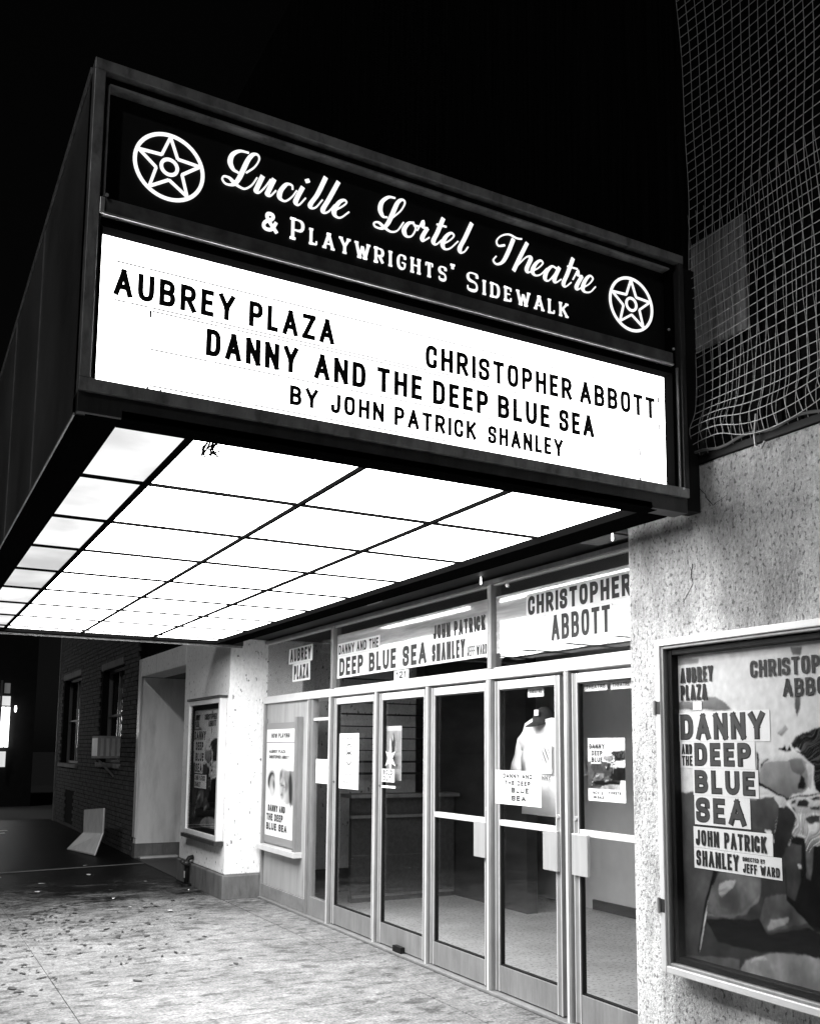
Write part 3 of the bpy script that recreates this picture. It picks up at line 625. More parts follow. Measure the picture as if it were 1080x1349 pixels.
row('BY', -2.080, -1.966, 2.936, .076, .0155); row('JOHN', -1.912, -1.684, 2.934, .077, .0155); row('PATRICK', -1.638, -1.254, 2.932, .078, .0155); row('SHANLEY', -1.196, -.804, 2.930, .078, .0155)

# ================================================================== SAFETY NET
NT = empty('safety_net', (0, -1, 3.05), 'pale knotted safety net draped over the dark boarding above the stucco wall', 'net')
def netx(y, z):
    t = max(0, min(1, (z-3.05)/.6)); return -.035 - .022*math.sin(y*4.1+z*1.3)*t - .012*math.sin(z*5.0+y*2)*t - .03*math.exp(-((z-3.12)/.08)**2)
def netp(y, z):
    zz = z
    if z < 3.30: zz = 3.30-(3.30-z)*(.80+.10*math.sin(y*9))
    g = .02*math.sin(y*5+1)*math.exp(-(z-3.05)*1.2)
    return (netx(y, z), y+.010*math.sin(z*7+y*3)+.03*math.exp(-(z-3.05)*2)*math.sin(y*11), zz + g - .03*math.sin((y+.1)*3.3)*math.exp(-abs(z-3.6)))
mb = MB(); c = .051
yy = [-2.6+c*k for k in range(int(3.9/c)+1)]
zz = [3.03+c*k for k in range(int(2.9/c))]
for y in yy: 
    if y > .0: continue
    z0 = 3.03 if y < -.02 else 4.06; z1 = 5.93
    mb.tube([netp(y, z0+.034*k) for k in range(int((z1-z0)/.034))], .0021, 3, False)
for z in zz: mb.tube([netp(-2.6+.034*k, z) for k in range(int((2.585 if z < 4.1 else 2.60)/.034))], .0021, 3, False)
# a second, slack layer of the same net hanging just behind
for k in range(0, len(yy)):
    y = yy[k]+.021
    if y < -.02: mb.tube([(netx(y, z)+.035, y+.012*math.sin(z*9), z+.02) for z in [3.03+.06*j for j in range(22)]], .0014, 3, False)
mb.build('mesh_cords', netm, NT)
mb = MB(); mb.tube([(-.03, -.01-.05*k, 3.062+.010*math.sin(k*1.1)) for k in range(50)], .007, 6); mb.build('hem_rope', mat('hem_rope', .10, .9), NT)
for y in (-.42, -.98, -1.5):
    MB().tube([(-.02, y, 3.15), (-.035, y, 3.05), (-.03, y, 3.00), (-.028, y-.03, 2.985), (-.03, y-.05, 3.01)], .006, 6).build('hook', alu, NT)
for k in range(5): # lashings along the marquee edge
    z = 3.08+k*.19+random.uniform(-.01, .01); MB().tube([(-.11, -.06, z), (-.07, -.05, z+.005), (-.03, -.05, z-.005)], .003, 5).build('lashing', netm, NT)

# ================================================================== PRINTED SHEETS
def soft(e0, e1, x):
    t = max(0, min(1, (x-e0)/(e1-e0))); return t*t*(3-2*t)
def ell(u, v, cx, cy, rx, ry, a=0, s=.12):
    dx, dy = u-cx, v-cy; ca, sa = math.cos(a), math.sin(a); x, y = (dx*ca+dy*sa)/rx, (-dx*sa+dy*ca)/ry
    return 1-soft(1-s, 1+s, math.sqrt(x*x+y*y))
from mathutils import noise as N3
def nz(u, v, s): return N3.fractal(Vector((u*s, v*s, 3.3)), 1.0, 2.0, 4)
def mixv(a, b, t): return a*(1-t)+b*t
def strand(u, v, ang, fa, fc):
    ca, sa = math.cos(ang), math.sin(ang); return N3.fractal(Vector(((u*ca+v*sa)*fa, (-u*sa+v*ca)*fc, 7.7)), 1.0, 2.0, 3)
# tonal shapes of the print: outline in poster coordinates (0..1), grey value, amount of mottling
PRINT_SHAPES = [
  ([(-0.041, 0.995), (0.132, 0.986), (0.128, 0.969), (-0.01, 0.964), (-0.011, 0.94), (-0.04, 0.797)], 0.22, 0.02),
  ([(0.157, 0.853), (0.221, 0.852), (0.282, 0.83), (0.312, 0.807), (-0.027, 0.815), (-0.026, 0.845), (0.156, 0.839)], 0.2, 0.04),
  ([(0.634, 0.989), (0.692, 0.985), (0.683, 0.961), (0.642, 0.963)], 0.16, 0.05),
  ([(0.647, 0.845), (0.673, 0.844), (0.667, 0.801), (0.652, 0.778), (0.644, 0.802)], 0.08, 0.03),
  ([(0.549, 0.729), (0.59, 0.756), (0.604, 0.742), (0.572, 0.719)], 0.3, 0.05),
  ([(-0.012, 0.537), (0.084, 0.54), (0.083, 0.418), (0.19, 0.292), (0.119, 0.153), (0.085, 0.017), (-0.033, 0.0)], 0.06, 0.02),
  ([(0.085, 0.017), (0.19, 0.292), (0.078, 0.418), (0.086, 0.489), (0.374, 0.501), (0.542, 0.38), (0.883, 0.404), (0.851, -0.013), (-0.046, -0.166), (-0.038, -0.0)], 0.03, 0.015),
  ([(0.216, 0.289), (0.329, 0.303), (0.443, 0.299), (0.436, 0.248), (0.397, 0.207), (0.329, 0.169), (0.2, 0.152), (0.133, 0.157), (0.16, 0.231)], 0.075, 0.05),
  ([(0.214, 0.25), (0.25, 0.266), (0.31, 0.272), (0.292, 0.248), (0.248, 0.229), (0.221, 0.21), (0.208, 0.221)], 0.26, 0.1),
  ([(0.133, 0.154), (0.2, 0.151), (0.321, 0.172), (0.389, 0.208), (0.432, 0.247), (0.422, 0.223), (0.354, 0.174), (0.269, 0.151), (0.137, 0.145)], 0.11, 0.05),
  ([(0.179, 0.293), (0.206, 0.291), (0.162, 0.231), (0.129, 0.154), (0.085, 0.022), (0.074, 0.02), (0.121, 0.173)], 0.004, 0),
  ([(0.128, 0.134), (0.32, 0.154), (0.427, 0.166), (0.463, 0.125), (0.661, 0.17), (0.862, 0.132), (0.858, 0.07), (0.583, 0.094), (0.428, 0.069), (0.195, 0.07)], 0.003, 0),
  ([(0.459, 0.236), (0.594, 0.263), (0.701, 0.235), (0.733, 0.196), (0.588, 0.165), (0.464, 0.132), (0.426, 0.164)], 0.07, 0.07),
  ([(0.461, 0.15), (0.482, 0.171), (0.575, 0.19), (0.566, 0.174), (0.512, 0.152), (0.468, 0.14)], 0.22, 0.15),
  ([(0.346, 0.036), (0.476, 0.074), (0.619, 0.091), (0.859, 0.087), (0.848, -0.054), (0.576, -0.016), (0.31, -0.006)], 0.2, 0.12),
  ([(0.346, 0.034), (0.444, 0.062), (0.459, 0.055), (0.378, 0.03)], 0.34, 0.1),
  ([(-0.038, -0.0), (0.313, 0.034), (0.31, -0.006), (0.576, -0.016), (0.079, -0.096), (-0.04, -0.041)], 0.065, 0.04),
  ([(0.366, 0.525), (0.452, 0.53), (0.52, 0.539), (0.547, 0.513), (0.525, 0.455), (0.517, 0.41), (0.504, 0.436), (0.361, 0.436)], 0.06, 0.03),
  ([(0.544, 0.507), (0.587, 0.515), (0.624, 0.49), (0.628, 0.476), (0.608, 0.43), (0.582, 0.399), (0.549, 0.358), (0.509, 0.358), (0.517, 0.41), (0.526, 0.455)], 0.022, 0.02),
  ([(0.608, 0.43), (0.758, 0.417), (1.056, 0.444), (1.035, 0.181), (0.694, 0.164), (0.566, 0.236), (0.562, 0.324), (0.586, 0.399)], 0.004, 0.004),
  ([(0.566, 0.389), (0.602, 0.409), (0.645, 0.403), (0.638, 0.301), (0.605, 0.24), (0.567, 0.254)], 0.035, 0.03),
  ([(0.664, 0.408), (0.712, 0.422), (0.7, 0.378), (0.686, 0.305), (0.667, 0.31), (0.667, 0.376)], 0.09, 0.12),
  ([(0.622, 0.349), (0.641, 0.345), (0.645, 0.334), (0.631, 0.335)], 0.5, 0),
  ([(0.637, 0.716), (0.667, 0.725), (0.706, 0.737), (0.763, 0.748), (1.08, 0.755), (1.064, 0.551), (0.744, 0.556), (0.722, 0.567), (0.716, 0.602), (0.722, 0.631), (0.7, 0.645), (0.672, 0.666), (0.654, 0.682), (0.621, 0.692), (0.616, 0.698)], 0.014, 0.05),
  ([(0.46, 0.652), (0.502, 0.655), (0.549, 0.672), (0.635, 0.679), (0.668, 0.669), (0.7, 0.645), (0.68, 0.63), (0.453, 0.621)], 0.52, 0.06),
  ([(0.458, 0.621), (0.478, 0.64), (0.512, 0.646), (0.583, 0.646), (0.633, 0.654), (0.662, 0.657), (0.699, 0.637), (0.712, 0.625), (0.708, 0.59), (0.675, 0.563), (0.655, 0.552), (0.616, 0.55), (0.585, 0.533), (0.541, 0.549), (0.476, 0.566), (0.445, 0.577), (0.443, 0.599)], 0.21, 0.05),
  ([(0.603, 0.65), (0.662, 0.654), (0.679, 0.624), (0.659, 0.606), (0.616, 0.617)], 0.14, 0.03),
  ([(0.68, 0.642), (0.704, 0.64), (0.711, 0.619), (0.709, 0.59), (0.699, 0.566), (0.686, 0.578), (0.691, 0.607)], 0.44, 0.06),
  ([(0.659, 0.608), (0.674, 0.601), (0.678, 0.577), (0.668, 0.565), (0.641, 0.565), (0.64, 0.576), (0.65, 0.588)], 0.006, 0),
  ([(0.44, 0.675), (0.451, 0.667), (0.45, 0.608), (0.451, 0.579), (0.501, 0.563), (0.588, 0.538), (0.674, 0.551), (0.744, 0.556), (0.744, 0.55), (0.674, 0.544), (0.588, 0.529), (0.496, 0.555), (0.44, 0.571), (0.439, 0.608)], 0.003, 0),
  ([(0.459, 0.636), (0.5, 0.657), (0.502, 0.652), (0.475, 0.64), (0.461, 0.624)], 0.02, 0),
  ([(0.55, 0.682), (0.578, 0.686), (0.586, 0.695), (0.595, 0.676), (0.611, 0.694), (0.62, 0.676), (0.585, 0.673)], 0.006, 0),
  ([(0.618, 0.692), (0.657, 0.716), (0.685, 0.71), (0.665, 0.698), (0.645, 0.695), (0.635, 0.68)], 0.01, 0.02),
  ([(0.634, 0.676), (0.663, 0.673), (0.691, 0.654), (0.663, 0.666)], 0.004, 0),
  ([(0.44, 0.571), (0.501, 0.555), (0.578, 0.536), (0.588, 0.527), (0.582, 0.513), (0.561, 0.507), (0.54, 0.525), (0.52, 0.539), (0.456, 0.541), (0.431, 0.53), (0.421, 0.546)], 0.5, 0.08),
  ([(0.59, 0.533), (0.625, 0.54), (0.74, 0.552), (1.066, 0.567), (1.061, 0.513), (0.741, 0.501), (0.689, 0.495), (0.632, 0.492), (0.608, 0.506)], 0.5, 0.06),
  ([(0.61, 0.531), (0.635, 0.536), (0.624, 0.523), (0.604, 0.52)], 0.03, 0),
  ([(0.642, 0.532), (0.673, 0.538), (0.692, 0.528), (0.686, 0.513), (0.653, 0.514), (0.633, 0.517)], 0.02, 0.02),
  ([(0.692, 0.54), (0.744, 0.548), (0.743, 0.539), (0.716, 0.534)], 0.01, 0),
  ([(0.695, 0.511), (0.742, 0.52), (0.741, 0.51), (0.699, 0.505)], 0.02, 0),
  ([(0.609, 0.512), (0.623, 0.508), (0.627, 0.496), (0.613, 0.504)], 0.01, 0),
  ([(0.629, 0.491), (0.74, 0.5), (1.061, 0.513), (1.056, 0.449), (0.736, 0.429), (0.684, 0.42), (0.647, 0.436), (0.613, 0.425), (0.604, 0.439), (0.627, 0.464)], 0.42, 0.3),
  ([(0.669, 0.482), (0.698, 0.489), (0.74, 0.493), (0.738, 0.471), (0.687, 0.468)], 0.015, 0.03),
  ([(0.661, 0.422), (0.695, 0.438), (0.736, 0.438), (0.734, 0.409), (0.702, 0.404), (0.682, 0.383), (0.668, 0.39)], 0.3, 0.35),
]

SHAPES = [(q, g, n_, min(p[0] for p in q), max(p[0] for p in q), min(p[1] for p in q), max(p[1] for p in q)) for q, g, n_ in PRINT_SHAPES]
def inside(q, u, v):
    c = False; j = len(q)-1
    for i in range(len(q)):
        (xi, yi), (xj, yj) = q[i], q[j]
        if (yi > v) != (yj > v) and u < (xj-xi)*(v-yi)/(yj-yi)+xi: c = not c
        j = i
    return c
def couple(u, v):
    """generic print: two figures leaning together, pale above, dark below (u right, v up, both 0..1)"""
    n1 = nz(u, v, 3); n2 = nz(u+5, v, 10); n3 = nz(u, v+7, 34)
    st = strand(u, v, .5+2.2*(u-.7)-1.5*(v-.5)+.5*n1, 7, 60); tot = 0
    for dx, dy in ((0, 0), (0, 0), (.003, .001), (-.003, -.001), (.001, -.003), (-.001, .003), (.004, -.004)):
        w = .004; uu, vv = u+dx+w*nz(u, v, 22), v+dy*.8+w*nz(v, u, 22); g = .60+.07*n1+.08*v
        for q, gg, nn, a, b, c, d in SHAPES:
            if a <= uu <= b and c <= vv <= d and inside(q, uu, vv):
                t = (vv-c)/(d-c)-.5; s_ = st if nn >= .05 and (gg < .02 or gg > .25) and v < .8 else n2
                g = gg*(1+.7*t)+nn*(s_*1.6 if s_ > 0 else s_*.7)
        tot += max(.002, g)
    g = tot/7*(1+.16*n3)
    return max(.002, min(.8, g))
def printed(name, O, U, Vv, w, h, func, nx, ny, parent, th=.001):
    O, U, Vv = Vector(O), Vector(U), Vector(Vv); Nn = U.cross(Vv)
    vs = []; cols = []
    for j in range(ny+1):
        for i in range(nx+1):
            u, v = i/nx, j/ny; vs.append(O+U*(u*w)+Vv*(v*h)+Nn*th); cols.append(func(u, v))
    fs = [(j*(nx+1)+i, j*(nx+1)+i+1, (j+1)*(nx+1)+i+1, (j+1)*(nx+1)+i) for j in range(ny) for i in range(nx)]
    k = len(vs); vs += [O, O+U*w, O+U*w+Vv*h, O+Vv*h]; cols += [.7]*4; fs.append((k+3, k+2, k+1, k))
    mb = MB(); mb.add(vs, fs); o = mb.build(name, printm, parent)
    a = o.data.color_attributes.new('print', 'FLOAT_COLOR', 'POINT')
    for i, c_ in enumerate(cols): a.data[i].color = (c_, c_, c_, 1)
    return o
def frame4(parent, x0, x1, ya, yb, za, zb, wd, m, name='frame_side'):
    """four mitre-less frame sides round a rectangle on a wall facing -X (ya>yb)"""
    box(name, (x0, ya, za), (x1, ya-wd, zb), m, parent, .004); box(name, (x0, yb+wd, za), (x1, yb, zb), m, parent, .004)
    box(name, (x0+.001, ya-wd, za), (x1, yb+wd, za+wd), m, parent, .004); box(name, (x0+.001, ya-wd, zb-wd), (x1, yb+wd, zb), m, parent, .004)
# ---- large poster case on the near wall
PC = empty('poster_case', (-.05, -.40, .64), 'large framed play poster on the rough stucco wall right of the doors', 'poster')
ya, yb, za, zb = .170, -1.02, .640, 2.186
box('case_back', (-.004, ya-.01, za+.01), (-.022, yb+.01, zb-.01), black, PC)
frame4(PC, -.104, -.003, ya, yb, za, zb, .032, alu_lt)
frame4(PC, -.094, -.024, ya-.033, yb+.033, za+.033, zb-.033, .014, alu, 'inner_frame')
frame4(PC, -.070, -.0245, ya-.048, yb+.048, za+.048, zb-.048, .030, black, 'shadow_gap')
box('case_glass', (-.080, ya-.048, za+.048), (-.076, yb+.048, zb-.048), cglass, PC)
sheet = empty('poster_sheet', (-.03, .09, .73), parent=PC)
OY, OZ, PW, PH = .092, .718, 1.03, 1.39
printed('print', (-.0275, OY, OZ), UX, (0, 0, 1), PW, PH, couple, 230, 310, sheet)
xp = -.030
def blk(y0, z0, y1, z1, lift=0, m=paper): box('white_block', (xp-lift, y0, z0), (xp-.0008-lift, y1, z1), m, sheet)
blk(.095, 1.700, -.44, 1.835); blk(.090, 1.578, -.355, 1.699); blk(.012, 1.455, -.368, 1.577); blk(.008, 1.322, -.318, 1.454)
blk(.018, 1.218, -.432, 1.312); blk(.018, 1.125, -.475, 1.217)
def ptxt(s, y, z, w, h, sw, m=ink, th=.0006, lift=.0012, out=False):
    if out: text(s, (xp-lift, y+.004, z-.004), UX, NX, w+.008, h+.008, sw+.009, ink, sheet, th=.0004, gap=.13)
    text(s, (xp-lift-.0008, y, z), UX, NX, w, h, sw, m, sheet, th=th, gap=.14)
ptxt('AUBREY', .075, 1.975, .205, .072, .013); ptxt('PLAZA', .075, 1.893, .165, .072, .013)
ptxt('CHRISTOPHER', -.345, 1.975, .50, .075, .0135); ptxt('ABBOTT', -.515, 1.885, .32, .075, .0135)
blk(-.0, 1.845, -.055, 1.885)
pg = mat('title_grey', .055, .6)
ptxt('DANNY', .080, 1.712, .490, .112, .021, pg, out=True); ptxt('DEEP', -.005, 1.592, .325, .098, .020, pg, out=True)
ptxt('AND', .078, 1.642, .066, .046, .008); ptxt('THE', .078, 1.588, .066, .046, .008)
ptxt('BLUE', -.002, 1.468, .345, .098, .020, pg, out=True); ptxt('SEA', -.005, 1.336, .285, .106, .020, pg, out=True)
ptxt('JOHN PATRICK', .004, 1.228, .405, .070, .0125); ptxt('SHANLEY', .004, 1.137, .250, .070, .0125)
ptxt('DIRECTED BY', -.268, 1.184, .12, .018, .0032); ptxt('JEFF WARD', -.268, 1.135, .195, .040, .0072)
for z in (1.86, .94):
    hg = empty('hinge', (-.10, ya, z), parent=PC)
    MB().tube([(-.107, ya+.004, z-.035), (-.107, ya+.004, z+.035)], .009, 8).build('hinge_knuckle', frame_m, hg)
    box('hinge_leaf', (-.1055, ya+.001, z-.03), (-.1045, ya-.03, z+.03), dark, hg)
MB().tube([(-.004, ya+.04, .93), (-.03, ya+.03, .93), (-.05, ya+.005, .93)], .006, 6).build('hasp', black, PC)
# ---- narrow poster case on the far white pilaster
PF = empty('poster_case', (-.05, 7.8, .6), 'small framed play poster on the far white pilaster left of the doors', 'poster')
ya, yb, za, zb = 8.46, 7.15, .62, 2.215
box('case_back', (-.002, ya-.01, za+.01), (-.018, yb+.01, zb-.01), black, PF)
frame4(PF, -.085, -.0035, ya, yb, za, zb, .055, alu_lt)
frame4(PF, -.060, -.019, ya-.056, yb+.056, za+.056, zb-.056, .05, black, 'inner_frame')
box('case_glass', (-.066, ya-.056, za+.056), (-.062, yb+.056, zb-.056), cglass, PF)
box('bottom_ledge', (-.11, ya+.04, za-.045), (-.002, yb-.02, za-.002), dark, PF)
box('top_ledge', (-.10, ya+.01, zb+.002), (-.002, yb-.02, zb+.03), dark, PF)
s2 = empty('poster_sheet', (-.03, 7.8, .7), parent=PF)
printed('print', (-.0225, ya-.11, za+.11), UX, (0, 0, 1), 1.09, 1.375, couple, 70, 90, s2)
xq = -.0255
for (y0, z0, y1, z1) in ((8.35, 1.735, 7.84, 1.86), (8.35, 1.61, 7.90, 1.733), (8.27, 1.48, 7.89, 1.608), (8.27, 1.345, 7.95, 1.478), (8.27, 1.17, 7.78, 1.33)):
    box('white_block', (xq, y0, z0), (xq-.001, y1, z1), paper, s2)
for s, y, z, w_, h_, sw_ in (('DANNY', 8.33, 1.745, .48, .105, .026), ('DEEP', 8.26, 1.62, .32, .10, .026), ('BLUE', 8.255, 1.49, .34, .10, .026), ('SEA', 8.25, 1.355, .28, .11, .026), ('JOHN PATRICK', 8.25, 1.26, .42, .06, .011), ('SHANLEY', 8.25, 1.185, .25, .06, .011), ('AUBREY', 8.32, 1.98, .20, .07, .013), ('PLAZA', 8.32, 1.90, .17, .07, .013), ('CHRISTOPHER', 7.92, 1.98, .48, .07, .013), ('ABBOTT', 7.76, 1.90, .30, .07, .013)):
    text(s, (xq-.0015, y, z), UX, NX, w_, h_, sw_, ink, s2, name='lettering', th=.0006, joined=True)
# ---- little poster case inside the panelled bay
PS = empty('poster_case', (X-.05, 6.4, .6), 'white-topped poster in a shallow case on the panel beside the sidelight', 'poster')
box('case_back', (X-.0115, 6.98, .62), (X-.03, 6.00, 1.93), mat('case_liner', .25, .7), PS)
box('side_rail', (X-.010, 5.995, .60), (X-.085, 5.93, 1.98), alu, PS, .003); box('side_rail', (X-.010, 7.00, .60), (X-.06, 6.985, 1.98), alu, PS, .003)
box('bottom_rail', (X-.010, 7.01, .545), (X-.11, 5.90, .60), alu_lt, PS, .003)
box('header_card', (X-.031, 6.95, 1.72), (X-.034, 6.10, 1.86), paper, PS)
def portrait(u, v):
    n1 = nz(u, v, 6); g = .80
    band = soft(.72, .70, v)*soft(.34+.04*n1, .37+.04*n1, v)
    g = mixv(g, .70-.45*soft(.55, .9, u), band)
    g = mixv(g, .03, ell(u, v, .19, .60, .13, .09, .3, .25)); g = mixv(g, .45+.2*n1, ell(u, v, .24, .54, .10, .11, .2, .2)); g = mixv(g, .06, ell(u, v, .29, .55, .035, .05, .3, .5)*.8)
    g = mixv(g, .02, ell(u, v, .66, .61, .17, .13, -.2, .2)*(.7+.5*n1)); g = mixv(g, .40+.3*n1, ell(u, v, .60, .52, .10, .12, -.2, .2)); g = mixv(g, .05, ell(u, v, .60, .55, .09, .012, -.15, .5)*.8); g = mixv(g, .1, ell(u, v, .58, .455, .04, .012, 0, .5)*.8)
    g = mixv(g, .03, ell(u, v, .88, .52, .06, .18, .1, .3))
    return max(.01, g)
printed('print', (X-.031, 6.95, .70), UX, (0, 0, 1), .85, 1.01, portrait, 50, 60, PS)
for s, y, z, w_, h_, sw_ in (('NOW PLAYING', 6.80, 1.765, .55, .05, .014), ('DANNY AND', 6.86, .965, .52, .07, .017), ('THE DEEP', 6.90, .865, .5, .075, .018), ('BLUE SEA', 6.90, .765, .62, .075, .018), ('AUBREY PLAZA', 6.86, 1.60, .5, .035, .007), ('CHRISTOPHER ABBOTT', 6.86, 1.54, .6, .035, .007)):
    text(s, (X-.0345, y, z), UX, NX, w_, h_, sw_, ink, PS, name='lettering', th=.001, joined=True)
# ---- notices taped to the doors
def notice(name, label, y0, z0, y1, z1, x, lines, cat='notice', m=paper, bend=.0):
    t = empty(name, (x, (y0+y1)/2, z0), label, cat)
    nx = 6; mb = MB(); vs = []
    for j in range(nx+1):
        v = j/nx
        for i in range(nx+1):
            u = i/nx; vs.append((x-bend*math.sin(PI*u)*(1-v)-.0006, y0+(y1-y0)*u, z0+(z1-z0)*v))
    k = len(vs); vs += [(x_+.001, y_, z_) for x_, y_, z_ in vs]; q = nx+1
    fs = [(j*q+i, j*q+i+1, (j+1)*q+i+1, (j+1)*q+i) for j in range(nx) for i in range(nx)]; fs += [tuple(k+a for a in reversed(f)) for f in fs]
    mb.add(vs, fs); mb.build('sheet', m, t)
    for s, y, z, w_, h_, sw_ in lines: text(s, (x-.0009-bend, y, z), UX, NX, w_, h_, sw_, ink, t, name='lettering', th=.0006, joined=True)
    return t
notice('notice', 'small blank white notice taped in the narrow sidelight', 5.52, 1.315, 5.205, 1.55, X-.036, [])
n1 = notice('notice', 'tall white notice with twin ovals on the first glass door', 4.985, 1.285, 4.56, 1.795, X-.026, [('PLEASE NOTE', 4.93, 1.735, .30, .022, .005), ('MASKS', 4.87, 1.45, .17, .016, .003), ('ARE REQUIRED', 4.93, 1.41, .25, .014, .003), ('INSIDE', 4.90, 1.34, .12, .014, .003)])
mb = MB(); P = P3((X-.0266, 4.77, 1.61), UX, (0, 0, 1), NX)
for r_, cy_ in ((.045, .04), (.055, -.045)):
    strip(mb, [(math.cos(2*PI*i/24)*r_*1.1, cy_+math.sin(2*PI*i/24)*r_) for i in range(25)], .008, P, 0, .0006)
mb.build('oval_drawing', ink_grey, n1)
so = notice('notice', 'sold out card taped low on the second glass door', 4.09, 1.375, 3.86, 1.485, X-.026, [('SOLD', 4.065, 1.435, .17, .042, .011), ('OUT', 4.065, 1.385, .14, .040, .011)])
notice('paper_strip', 'two white paper strips under the sold out card', 4.09, 1.325, 3.84, 1.345, X-.026, [], 'paper')
sp = empty('star_poster', (X-.026, 3.95, 1.5), 'grey poster with a tall figure and a white star on the second door', 'poster')
def tower(u, v):
    g = .30+.05*nz(u, v, 6); g = mixv(g, .55, soft(.90, .93, v)); g = mixv(g, .02, ell(u, v, .5, .72, .07, .14, 0, .3)); g = mixv(g, .04, soft(.45, .42, abs(u-.5)*8*(1.1-v)+.05)*soft(.2, .3, v)*soft(.8, .7, v)); g = mixv(g, .7, ell(u, v, .46, .78, .02, .05, 0, .5)); return g
printed('print', (X+.02, 4.12, 1.39), UX, (0, 0, 1), .30, .46, tower, 30, 40, sp)
mb = MB(); P = P3((X-.0245, 3.94, 1.575), UX, (0, 0, 1), NX)
st = []
for i in range(12):
    a = PI/2+i*PI/6; r_ = (.17 if i == 0 else .13 if i in (4, 8) else .12) if i % 2 == 0 else .045; st.append((math.cos(a)*r_*.85, math.sin(a)*r_))
vs = [P(0, 0, .001)]+[P(a, b, .001) for a, b in st]; mb.add(vs, [(0, i+1, (i+1) % 12+1) for i in range(12)])
vs = [P(0, 0, 0)]+[P(a, b, 0) for a, b in st]; mb.add(vs, [(0, (i+1) % 12+1, i+1) for i in range(12)])
mb.build('paper_star', paper, sp)
ds = notice('notice', 'white play title card in front of the t-shirt on the fourth door', 2.335, 1.285, 1.80, 1.515, X-.026, [('DANNY AND', 2.24, 1.462, .34, .032, .009), ('THE DEEP', 2.22, 1.415, .30, .032, .009), ('BLUE', 2.14, 1.366, .20, .036, .010), ('SEA', 2.14, 1.312, .17, .036, .010)], bend=.0)
cs = empty('play_poster', (X-.026, 1.15, 1.3), 'small play poster taped to the rightmost glass door', 'poster')
printed('print', (X-.024, 1.325, 1.355), UX, (0, 0, 1), .335, .375, lambda u, v: .8 if v < .2 else couple(u, (v-.2)/.8), 50, 60, cs)
for s, y, z, w_, h_, sw_ in (('DANNY', 1.31, 1.665, .14, .030, .007), ('DEEP', 1.29, 1.625, .10, .030, .007), ('BLUE', 1.29, 1.585, .10, .030, .007), ('SEA', 1.285, 1.545, .08, .030, .007), ('NOV 2', 1.28, 1.395, .09, .018, .004), ('TICKETS', 1.14, 1.40, .11, .016, .004), ('ON SALE', 1.28, 1.37, .10, .016, .004)):
    text(s, (X-.0258, y, z), UX, NX, w_, h_, sw_, ink, cs, name='lettering', th=.0006, joined=True)
# cards at the top inside doors 4 and 5
for y0, y1, lb in ((2.02, 1.84, 'white card fixed at the top right corner inside the fourth door'), (1.42, 1.20, 'left white card hung along the top inside the rightmost door'), (1.17, .98, 'right white card hung along the top inside the rightmost door')):
    notice('card', lb, y0, 2.02 if y0 < 1.5 else 2.01, y1, 2.07, X+.03, [('THEATRE', y0-.02, 2.035, y0-y1-.04, .022, .004)], 'card')

# ================================================================== T-SHIRT AND CAP behind the fourth door
TS = empty('t_shirt', (.56, 1.95, 1.2), 'white printed t-shirt hung on display behind the fourth door', 't-shirt')
out = [(-.09, .63), (-.17, .60), (-.25, .50), (-.33, .28), (-.26, .25), (-.19, .38), (-.20, 0), (.20, 0), (.19, .38), (.26, .25), (.33, .28), (.25, .50), (.17, .60), (.09, .63), (0, .60)]
bm = bmesh.new(); vs = [bm.verts.new((0, -a, b)) for a, b in out]; f = bm.faces.new(vs)
bmesh.ops.triangulate(bm, faces=[f]); bmesh.ops.subdivide_edges(bm, edges=bm.edges, cuts=3, use_grid_fill=True)
for v in bm.verts: v.co.x = -.035*math.cos(min(1, abs(v.co.y)/.22)*PI/2) - .010*math.sin(v.co.y*38+v.co.z*9)*(1.1-v.co.z)-.006*math.sin(v.co.z*30-abs(v.co.y)*25)
r_ = bmesh.ops.extrude_face_region(bm, geom=list(bm.faces)); 
for v in [g for g in r_['geom'] if isinstance(g, bmesh.types.BMVert)]: v.co.x = .05
bmesh.ops.recalc_face_normals(bm, faces=bm.faces)
me = bpy.data.meshes.new('shirt_cloth'); bm.to_mesh(me); bm.free(); me.materials.append(cloth_w)
o = bpy.data.objects.new('shirt_cloth', me); COL.objects.link(o); o.parent = TS; o.location = (0, 0, .02); o.scale = (1, 1.22, 1.03)
for p in me.polygons: p.use_smooth = True
def tee(u, v): return .8 if (nz(u, v, 7) > -.05 and not (.2 < v < .35)) or u < .15 else .12
printed('chest_print', (.512, 1.98, 1.50), UX, (0, 0, 1), .17, .20, lambda u, v: mixv(.8, .08, ell(u, v, .6, .6, .3, .3, .3, .5)*(.5+.5*math.sin(u*30+v*20))), 30, 30, TS)
text('DANNY', (.510, 1.99, 1.46), UX, NX, .17, .028, .007, ink_grey, TS, name='lettering', th=.001, joined=True)
CP = empty('baseball_cap', (.58, 1.97, 1.83), 'dark baseball cap with a white badge hanging above the t-shirt', 'cap')
mb = MB(); n = 16; vs = []; fs = []
for j in range(7):
    a = j/6*PI/2
    for i in range(n): vs.append((.58+math.cos(a)*math.cos(2*PI*i/n)*.085, 1.975+math.cos(a)*math.sin(2*PI*i/n)*.085, 1.845+math.sin(a)*.105))
for j in range(6):
    for i in range(n): fs.append((j*n+i, j*n+(i+1) % n, (j+1)*n+(i+1) % n, (j+1)*n+i))
mb.add(vs, fs); mb.build('cap_crown', cloth_d, CP, smooth=True)
mb = MB(); vs = []; 
for i in range(13):
    a = PI/2+PI*i/12; 
    for rr, dz in ((.085, 0), (.15, -.035)): vs.append((.58+math.cos(a)*rr*1.0, 1.975+math.sin(a)*.088, 1.845+dz*abs(math.cos(a))))
k = len(vs); vs += [(a, b, c_-.004) for a, b, c_ in vs]
